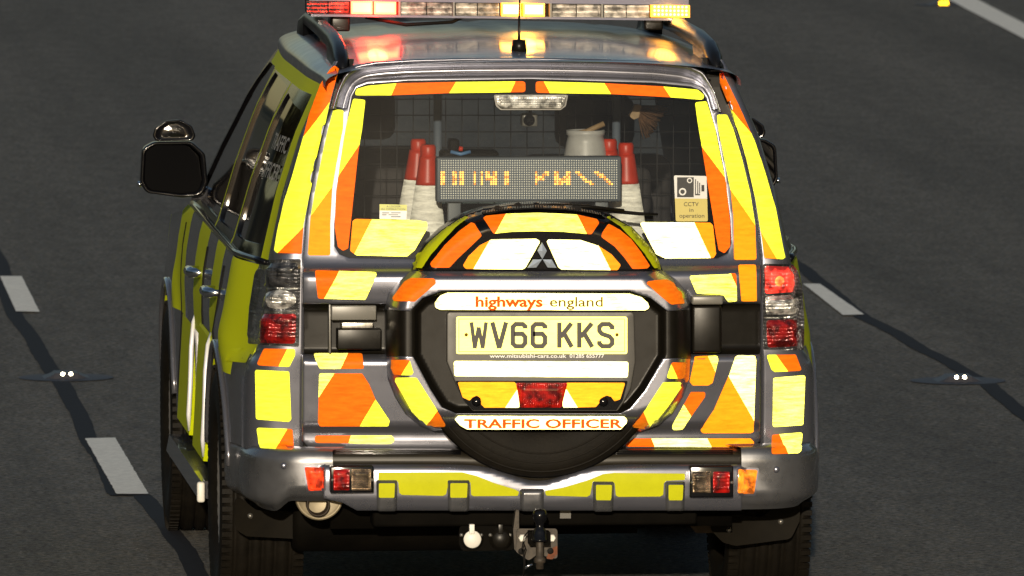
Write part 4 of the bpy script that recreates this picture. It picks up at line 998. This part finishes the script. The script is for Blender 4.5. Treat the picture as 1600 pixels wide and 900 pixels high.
m = MB(); slab(m, rnd([(808, 826), (871, 826), (871, 874), (840, 866), (826, 876), (806, 862)], 5, 4), -.17, .012); m.out('face_plate', 'brown_steel', TB, smooth=False)
m = MB(); slab(m, rnd([(860, 858), (871, 852), (871, 866), (863, 874), (853, 873)], 2), -.1715, .004); m.out('rust_patch', 'rust', TB, smooth=False)
for x, y in ((816, 840.5), (862, 840.5)):
    m = MB(); m.lathe([(0, -.012), (.010, -.012), (.0125, -.008), (.0125, .0)], at(x, y, -.172), 'Y', 6); m.out('bolt', 'white_plastic', TB, smooth=False)
for x, y in ((814.5, 861.5), (860, 861)):
    m = MB(); m.lathe([(0, -.001), (.0085, -.001), (.010, .0)], at(x, y, -.1735), 'Y', 16); m.out('bolt_hole', 'black_matt', TB)
bc = at(843.5, 0, -.27); zf = lambda y: at(843, y, -.27).z
m = MB(); m.lathe([(0, zf(795)), (.012, zf(795.5)), (.019, zf(798)), (.0235, zf(804)), (.022, zf(811)), (.014, zf(817)), (.012, zf(822)), (.016, zf(826)), (.022, zf(831)), (.023, zf(842)), (.026, zf(843)), (.022, zf(846)), (.012, zf(846))], (bc.x, -.27, 0), 'Z', 28); m.out('tow_ball', 'black_gloss', TB)
m = MB(); m.lathe([(.012, zf(845)), (.012, zf(870)), (.018, zf(872)), (.018, zf(879)), (.012, zf(880)), (.012, zf(889)), (0, zf(889))], (bc.x, -.27, 0), 'Z', 16); m.out('pin', 'brown_steel', TB)
m = MB(); slab(m, rect(828, 832, 860, 852), -.25, .08); m.out('ball_seat', 'underside', TB, smooth=False)
m = MB(); m.tube([at(x, y, -.275) for x, y in ((825, 831), (819, 838), (817, 846), (821, 855), (818, 866), (819, 880), (818, 900))], .0022, 6); m.tube([at(x, y, -.275) for x, y in ((817, 848), (815, 860), (820, 872), (821, 890))], .0018, 6); m.out('breakaway_chain', 'black_matt', TB)
m = MB(); m.tube([at(x, y, -.28) for x, y in ((820, 888), (826, 884), (832, 882))], .004, 8); m.out('chain_clip', 'chrome', TB)
m = MB(); slab(m, rect(875, 797, 892, 810), -.03, .02); m.out('bracket_tab', 'carrier', CAR, smooth=False)
# mud flaps
def flap(poly, Y, pins):
    q = rnd(poly, 14, 6); o = patch('mud_flap', q, lambda x, y: at(x, y, Y+.03*math.sin((x-poly[0][0])/60)), 'flap', CAR, step=9, skirt=.012)
    for x, y in pins:
        m = MB(); m.lathe([(0, -.006), (.006, -.005), (.009, .002)], at(x, y, Y+.03*math.sin((x-poly[0][0])/60)-.002), 'Y', 14); m.out('fixing', 'steel', o)
flap([(366, 770), (400, 797), (468, 800), (490, 818), (484, 836), (462, 842), (386, 838), (368, 828)], .34, [(391, 806)])
flap([(1105, 797), (1190, 808), (1228, 780), (1252, 770), (1249, 815), (1236, 842), (1150, 853), (1130, 848), (1112, 830)], .34, [(1220, 815), (1139, 828)])
m = MB(); m.box(-.80, .80, .15, .42, .42, .575); m.out('boot_floor', 'black_matt', CAR, smooth=False)
# ---------- wheels
def wheel(x, y, sg):
    t = empty('wheel', (x, y, .385), parent=CAR)
    tyre((x, y, .388), .388, .262, 'X').out('tyre', 'rubber', t)
    m = MB()
    for k in range(90):  # shoulder blocks
        a = 2*math.pi*k/90
        for s in (-1, 1):
            c = Vector((x+s*.112, y+.386*math.cos(a), .388+.386*math.sin(a))); tx = Vector((0, -math.sin(a), math.cos(a)))*.008; rr = Vector((0, math.cos(a), math.sin(a)))*.005; u = Vector((.016, 0, 0))
            m.add([c-u-tx-rr, c+u-tx-rr, c+u+tx-rr, c-u+tx-rr, c-u-tx+rr, c+u-tx+rr, c+u+tx+rr, c-u+tx+rr], [(4, 5, 6, 7), (0, 1, 5, 4), (1, 2, 6, 5), (2, 3, 7, 6), (3, 0, 4, 7)])
    m.out('tread_block', 'rubber', t, smooth=False, kind='stuff')
    m = MB(); h = .09*sg
    m.lathe([(.24, h*1.2), (.225, h*1.1), (.215, h*.4), (.19, h*.3)], (x, y, .388), 'X', 40)
    for k in range(6):
        a = 2*math.pi*k/6; d = Vector((0, math.cos(a), math.sin(a))); e = Vector((0, -math.sin(a), math.cos(a)))*.028; c = Vector((x+h*.9, y, .388)); b = Vector((-.03*sg, 0, 0))
        m.add([c+d*.03-e, c+d*.03+e, c+d*.22+e*1.3, c+d*.22-e*1.3, c+b+d*.03-e, c+b+d*.03+e, c+b+d*.22+e*1.3, c+b+d*.22-e*1.3], [(0, 1, 2, 3), (4, 7, 6, 5), (0, 3, 7, 4), (1, 5, 6, 2)])
    m.lathe([(0, h), (.05, h), (.06, h*.7)], (x, y, .388), 'X', 20); m.out('rim', 'rim_steel', t)
    m = MB(); m.lathe([(0, 0), (.19, 0), (.19, .02)], (x-h*.2, y, .388), 'X', 28); m.out('brake_disc', 'brown_steel', t)
for x, y in ((-.805, .85), (.782, .85), (-.805, 3.63), (.785, 3.63)): wheel(x, y, -1 if x < 0 else 1)
for yc in (.85, 3.63):   # arch liners
    for sg in (-1, 1):
        m = MB(); pr = arch(yc, .47, .44, 16); b = []
        for yy, zz in pr: b += [(sg*.60, yy, zz), (sg*(side(yy, zz)-.01), yy, zz)]
        m.add(b, [(2*i, 2*i+1, 2*i+3, 2*i+2) for i in range(len(pr)-1)])
        m.out('wheel_arch_liner', 'black_matt', CAR)
# ---------- door mirrors
for sg in (-1, 1):
    t = empty('door_mirror', (sg*.95, 2.85, 1.2), parent=CAR)
    if sg < 0: D = lambda x, y, Y=2.82: at(x, y, Y)
    else: D = lambda x, y, Y=2.82: Vector((-at(x, y, Y).x, Y, at(x, y, Y).z))
    HS = rnd([(222, 232), (240, 222), (300, 221), (321, 240), (325, 285), (318, 306), (285, 309), (228, 302), (219, 285)], 16, 8)
    ps = [D(x, y) for x, y in HS]; c = sum(ps, Vector())/len(ps)
    V = []; F = []; n = len(ps)
    for k, (sc, dy) in enumerate([(.86, .012), (.90, -.006), (.97, -.008), (1.0, .01), (1.0, .05), (.92, .10), (.7, .14), (.3, .155)]):
        V += [c+(p-c)*sc+Vector((0, dy, 0)) for p in ps]
    for k in range(7):
        for i in range(n): F.append((k*n+i, k*n+(i+1) % n, (k+1)*n+(i+1) % n, (k+1)*n+i))
    F.append(tuple(7*n+i for i in range(n)))
    mk('mirror_housing', V, F, 'black_gloss', t)
    mk('mirror_glass', [c+(p-c)*.86+Vector((0, .010+.10*(p.z-c.z)-sg*.12*(p.x-c.x), 0)) for p in ps], [tuple(range(n))], 'mirror_face', t, smooth=False)
    T2 = [(238, 214), (242, 200), (258, 189), (282, 187), (300, 197), (306, 212), (302, 220), (245, 221)]
    ps = [D(x, y) for x, y in rnd(rnd(T2, 9, 4), 3)]; c = sum(ps, Vector())/len(ps); n = len(ps); V = []; F = []
    for k, (sc, dy) in enumerate([(.0, .002), (.5, .003), (.84, .008), (.9, -.004), (1, .004), (.95, .05), (.4, .08)]): V += [c+(p-c)*sc+Vector((0, dy, 0)) for p in ps]
    for k in range(6):
        for i in range(n): F.append((k*n+i, k*n+(i+1) % n, (k+1)*n+(i+1) % n, (k+1)*n+i))
    mk('blind_spot_mirror', V, F, 'black_gloss', t)
    m = MB(); m.tube([D(300, 300, 2.90), D(330, 303, 2.9), (sg*(side(2.85, 1.14)-.02), 2.9, 1.16)], [.03, .026, .032], 10); m.out('mirror_arm', 'silver_side', t)
    m = MB(); m.tube([D(215, 287, 2.84), D(221, 288, 2.84)], .009, 8); m.out('mirror_pivot', 'chrome', t)
# lettering on the near-side rear quarter window
sm = sidemap(-1, .000)
def sidetext(s, Y0, Y1, z, h):
    cu_ = bpy.data.curves.new('t', 'FONT'); cu_.body = s; cu_.size = 1; cu_.offset = .01; to = bpy.data.objects.new('t', cu_); COL.objects.link(to); bpy.context.view_layer.update()
    me = to.evaluated_get(bpy.context.evaluated_depsgraph_get()).to_mesh(); vs = [(v.co.x, v.co.y) for v in me.vertices]; fs = [tuple(p.vertices) for p in me.polygons]
    x0 = min(v[0] for v in vs); x1 = max(v[0] for v in vs)
    V = [sm(Y1-(v[0]-x0)/(x1-x0)*(Y1-Y0), z+v[1]/.73*h) for v in vs]; bpy.data.objects.remove(to); mk('lettering', V, fs, 'side_print', SIDES[0], smooth=False)
sidetext('TRAFFIC', .38, .70, 1.47, .05); sidetext('OFFICER', .38, .70, 1.385, .05)
# ---------- light bar
LB = empty('light_bar', (0, 1.36, 1.86), parent=CAR)
YL = 1.30
def lb(x, y, Y=YL): return at(x, y, Y)
lbL, lbR = lb(477, 4), lb(1079, 12)
def bslab(name, x0, x1, yt0, yb0, Yf, Yb, mat, parent, tilt=7.0, r=0, bev=.004):
    # bar is slightly tilted in the picture: y offset grows to the right
    f = lambda x: (x-477)/602*tilt
    m = MB(); a0 = at(x0, yt0+f(x0), Yf); a1 = at(x1, yt0+f(x1), Yf); b0 = at(x0, yb0+f(x0), Yf); b1 = at(x1, yb0+f(x1), Yf); D = Vector((0, Yb-Yf, 0))
    m.hexa([b0, b1, b1+D, b0+D, a0, a1, a1+D, a0+D])
    return m.out(name, mat, parent, smooth=False)
bslab('bar_base', 486, 1070, 22, 25.5, YL-.01, YL+.25, 'bar_body', LB)
bslab('bar_top', 483, 1076, -12, 1.0, YL-.006, YL+.26, 'bar_body', LB)
bslab('bar_core', 483, 1074, 1.0, 22, YL+.03, YL+.22, 'black_matt', LB)
mods = [(480, 545, 'lens_smoke'), (627, 706, 'lens_bar'), (712, 780, 'lens_bar'), (863, 938, 'lens_bar'), (944, 1014, 'lens_bar')]
for x0, x1, mt in mods:
    hw = (x1-x0)/2-1
    bslab('lamp_module', x0, x0+hw, 2, 21.5, YL+.0, YL+.05, mt, LB); bslab('lamp_module', x0+hw+1.5, x1, 2, 21.5, YL+.0, YL+.05, mt, LB)
for x in (624.5, 709, 860.5, 941): bslab('bar_divider', x-1.6, x+1.6, 1, 23, YL-.012, YL+.05, 'grey_plastic', LB)
for x0, x1, a, b in ((549, 582, 'lamp_on_red', 'lamp_core_red'), (585, 619, 'lamp_on_red', 'lamp_core_red'), (784, 814, 'lamp_on_amber', 'lamp_core_amber'), (818, 851, 'lamp_on_amber', 'lamp_core_amber')):
    bslab('lit_lamp_module', x0, x1, 1, 21, YL+.0, YL+.04, a, LB); bslab('lamp_core', x0+2.5, x1-2.5, 3.5, 18, YL-.002, YL+.01, b, LB)
o = bslab('lit_lamp_module', 1017, 1078, 1.5, 20.5, YL+.0, YL+.09, 'lamp_base_amber', LB)
m = MB()
for i in range(9):
    for j in range(3):
        x = 1023+i*6.2; y = 4.2+j*6+(x-477)/602*7; p = at(x, y, YL-.004); m.lathe([(0, -.003), (.0036, -.002), (.0045, .002)], p, 'Y', 8)
m.out('led_dot', 'lamp_core_amber', LB, kind='stuff')
for sg in (-1, 1):
    m = MB(); m.box(sg*.50-.03, sg*.50+.03, YL+.05, YL+.2, 1.80, 1.850, 0, .006); m.out('bar_foot', 'black_plastic', LB)
m = MB(); m.tube([(-.42, YL+.05, 1.845), (-.30, YL-.05, 1.825), (-.15, YL-.02, 1.832), (-.1, YL+.05, 1.85)], .006, 6); m.out('bar_cable', 'black_matt', LB)
for nm, px, colr, e in (('red_lamp_light', 584, (1, .03, .01), 5), ('amber_lamp_light', 818, (1, .42, .03), 1.2), ('amber_lamp_light', 1046, (1, .42, .03), .5)):
    l_ = bpy.data.lights.new(nm, 'POINT'); l_.energy = e; l_.color = colr; l_.shadow_soft_size = .035
    lo = bpy.data.objects.new(nm, l_); COL.objects.link(lo); lo.location = at(px, 12+(px-477)/602*7, YL-.03)-WORLD[LB.name]; lo.parent = LB
# aerial
AE = empty('roof_aerial', (0, .45, 1.8), parent=CAR)
pa = at(811, 76, .40); m = MB(); m.tube([pa+Vector((0, 0, -.01)), pa+Vector((0, 0, .028))], [.025, .020], 14); m.out('aerial_base', 'black_plastic', AE)
m = MB(); m.tube([pa+Vector((0, 0, .02)), pa+Vector((.003, .03, .09)), at(813, -30, .5)], [.005, .0035, .002], 8); m.out('aerial_mast', 'black_plastic', AE)
# ---------- cabin
m = MB()
m.add([(-.56, .16, 1.705), (.56, .16, 1.705), (.58, 2.4, 1.735), (-.58, 2.4, 1.735)], [(0, 1, 2, 3)])
for sg in (-1, 1): m.add([(sg*.76, .18, .75), (sg*.80, 3.2, .75), (sg*.78, 3.2, 1.12), (sg*.57, 2.35, 1.73), (sg*.555, .18, 1.70), (sg*.71, .18, 1.16)], [(0, 1, 2, 3, 4, 5)])
m.add([(-.8, .1, .78), (.8, .1, .78), (.8, 3.3, .78), (-.8, 3.3, .78)], [(0, 1, 2, 3)])
m.out('cabin_lining', 'interior', CAR, smooth=False)
m = MB(); m.box(-.76, .76, 2.75, 3.2, .78, 1.10, 0, .03); m.out('dashboard', 'interior', CAR)
m = MB(); pbox(m, 548, 175, 1130, 400, 0, 0) if False else None
m = MB(); m.box(-.72, .72, .13, .16, .9, 1.178, 0); m.out('tailgate_trim', 'interior', CAR)
def seat(x, y, wd, h0=1.10, hh=.36):
    t = empty('seat', (x, y, .8), parent=CAR)
    m = MB(); m.box(x-wd/2, x+wd/2, y, y+.12, .80, h0+hh*.55, 0, .05); m.out('backrest', 'seat_cloth', t)
    m = MB(); m.box(x-.13, x+.13, y, y+.09, h0+hh*.60, h0+hh*.60+.17, 0, .04); m.out('headrest', 'seat_cloth', t)
seat(-.40, 2.05, .50, 1.16, .42); seat(.38, 2.05, .50, 1.13, .42)
for x in (-.36, .36): seat(x, 1.30, .56, 1.02, .30)
CG = empty('cargo_guard', (0, .95, 1.4), parent=CAR)
for k in range(23):
    x = 544+k*25.4; m = MB(); p0, p1 = at(x, 152, .80), at(x, 340, .80); m.tube([p0, p1], .0018, 4); m.out('wire', 'wire', CG, smooth=False)
for y in (155, 180, 206, 231, 256, 281, 306):
    m = MB(); m.tube([at(552, y, .805), at(1118, y, .805)], .0018, 4); m.out('wire', 'wire', CG, smooth=False)
for x in (684, 963):
    m = MB(); m.tube([at(x, 148, .79), at(x, 400, .79)], .014, 8); m.out('guard_post', 'sign_face', CG)
# message sign
MS = empty('message_sign', at(827, 280, .2), parent=CAR)
m = MB(); pbox(m, 682, 246, 971, 315, .160, .22, 0, .006); m.out('sign_case', 'sign_frame', MS)
m = MB(); pbox(m, 687, 249, 966, 312, .157, .17, 0, .001); m.out('sign_face', 'sign_face', MS)
rows, colsn = 17, 75; x0s, x1s, y0s, y1s = 690, 963.5, 251, 309.5
lit = set()
def L(px0, px1, rws, r0=5):
    for c in range(colsn):
        x = x0s+(x1s-x0s)*c/(colsn-1)
        if px0 <= x <= px1:
            for r in rws: lit.add((c, r0+r))
A6 = range(6)
L(688, 694.5, A6); L(708, 713, A6); L(717.5, 726, A6); L(739, 745, A6); L(750, 756, A6); L(757, 767, (0, 1, 2, 3)); L(767, 772, (2, 3, 4, 5)); L(771, 777, A6); L(788, 795, A6)
L(835, 841, A6); L(841, 846, (2, 3)); L(846, 851, (1, 2, 3)); L(851, 857, (0, 1)); L(866, 872, A6); L(872, 880, (3, 4, 5)); L(880, 885, (2, 3, 4)); L(885, 892, A6)
for k in range(6): L(897+k*4.5, 905+k*4.5, (k,)); L(928+k*4.5, 937+k*4.5, (k,))
mo = MB(); mn = MB(); md = MB()
for c in range(colsn):
    for r in range(rows):
        x = x0s+(x1s-x0s)*c/(colsn-1); y = y0s+(y1s-y0s)*r/(rows-1)
        tgt = (mn if random.random() > .25 else md) if (c, r) in lit else mo
        p = at(x, y, .155); R = .0031 if tgt is not mo else .0023
        tgt.add([p+Vector((R*math.cos(a*math.pi/3), 0, R*math.sin(a*math.pi/3))) for a in range(6)]+[p+Vector((0, -.0015, 0))], [(i, (i+1) % 6, 6) for i in range(6)])
mo.out('unlit_led', 'led_off', MS, kind='stuff'); mn.out('lit_led', 'led_on', MS, kind='stuff'); md.out('lit_led', 'led_dim', MS, kind='stuff')
m = MB(); pbox(m, 700, 315, 720, 400, .19, .22, 0, .002); pbox(m, 930, 315, 950, 400, .19, .22, 0, .002); m.out('sign_stand', 'sign_frame', MS)
# ---------- loose kit behind the glass
def cone(px, ytop, Y, lean, label, ysplit):
    top = at(px, ytop, Y); z0 = .82; Hh = top.z-z0; t = empty('traffic_cone', (top.x, Y, z0), label, 'traffic cone', 'traffic cones standing in the load space')
    f = lambda z: Vector((lean*(1-(z-z0)/Hh), 0, 0))
    def rr(z): return .021+.092*(1-(z-z0)/Hh)
    zs = at(px, ysplit, Y).z
    def tube(z1, z2, nm, mt, cap=False):
        m = MB(); pts = [z1+(z2-z1)*k/8 for k in range(9)]; v = []
        m.tube([Vector((top.x, Y, z))+f(z) for z in pts], [rr(z) for z in pts], 28, up=(0, 1, 0)); m.out(nm, mt, t)
    tube(z0, zs-.24, 'cone_foot', 'cone_red'); tube(zs-.24, zs, 'reflective_sleeve', 'cone_white'); tube(zs, top.z-.035, 'cone_body', 'cone_red')
    m = MB(); m.tube([top+Vector((0, 0, -.045))+f(top.z-.04), top+Vector((0, 0, -.03)), top+Vector((0, 0, -.008)), top], [.020, .024, .024, .020], 20, up=(0, 1, 0)); m.out('cone_tip', 'cone_red', t)
    m = MB(); m.box(top.x+lean-.12, top.x+lean+.12, Y-.12, Y+.12, z0-.035, z0, 0, .01); m.out('cone_base', 'black_matt', t)
cone(653.5, 217, .52, -.035, 'rear one of the two leaning cones at the left of the back window', 281)
cone(669, 226, .36, -.01, 'front one of the two cones at the left of the back window, white sleeve scuffed', 289)
cone(978, 223, .36, .015, 'red and white cone right of the dot matrix sign, standing in front', 287)
cone(952, 217, .55, .0, 'cone mostly hidden behind the right end of the dot matrix sign', 300)
BK = empty('bucket', at(914, 245, .55), 'white plastic bucket behind the dot matrix sign with a wooden stick lying on it', 'bucket')
bkc = at(915, 205, .55); zz = lambda y: at(915, y, .55).z
m = MB(); m.lathe([(0, zz(260)), (.072, zz(260)), (.068, zz(245)), (.060, zz(222)), (.055, zz(212)), (.060, zz(210)), (.060, zz(203)), (.052, zz(203)), (.05, zz(212)), (0, zz(212))], (bkc.x, .55, 0), 'Z', 32); m.out('tub', 'bucket_white', BK)
m = MB(); m.tube([at(893, 209, .53), at(917, 205, .50), at(944, 193, .50)], [.006, .008, .009], 8); m.out('wooden_handle', 'wood', empty('brush_stick', at(915, 205, .5), 'short wooden stick lying across the top of the white bucket', 'stick'))
BR = empty('broom', at(1005, 180, .55), 'brown bristle broom head held up inside the right of the back window', 'broom')
m = MB(); slab(m, rnd([(992, 164), (1003, 164), (998, 184), (990, 187), (984, 182)], 3), .50, .05); m.out('broom_block', 'wood', BR, smooth=False)
m = MB()
for k in range(280):
    t = random.random(); a = at(1002-4*t+random.uniform(-1, 1), 165+18*t, .50+random.random()*.05); b = at(1040-30*t+random.uniform(-6, 6), 168+45*t+random.uniform(-5, 5), .50+random.random()*.07)
    m.tube([a, a.lerp(b, .5)+Vector((0, 0, -.002)), b], [.0022, .003, .002], 3)
m.out('bristles', 'bristle', BR, kind='stuff')
HD = empty('kit_bag', at(742, 238, .6), 'dark kit bag with blue and red fittings on top of the sign', 'bag')
m = MB(); pbox(m, 690, 236, 780, 262, .60, .72, 0, .012); pbox(m, 702, 218, 718, 237, .62, .70, 0, .008); m.out('bag_body', 'black_matt', HD)
m = MB(); m.tube([at(704, 237, .59), at(720, 241, .585), at(735, 237, .59)], .006, 6); m.out('blue_strap', 'hose_blue', HD)
m = MB(); m.tube([at(717, 232, .595), at(723, 233, .595)], .008, 6); m.out('red_cap', 'cone_red', HD)
JK = empty('jacket', at(920, 180, 1.2), 'dark jacket hanging beside the right front seat', 'jacket')
m = MB(); m.tube([at(935, 150, 1.2), at(925, 175, 1.2), at(925, 215, 1.2), at(940, 300, 1.2)], [.05, .075, .09, .09], 16, sx=1.0, up=(0, 1, 0)); m.out('cloth_body', 'interior', JK)
print('ray misses', miss[0], 'objects', len(bpy.data.objects), 'tris', sum(len(o.data.polygons) for o in bpy.data.objects if o.type == 'MESH'))
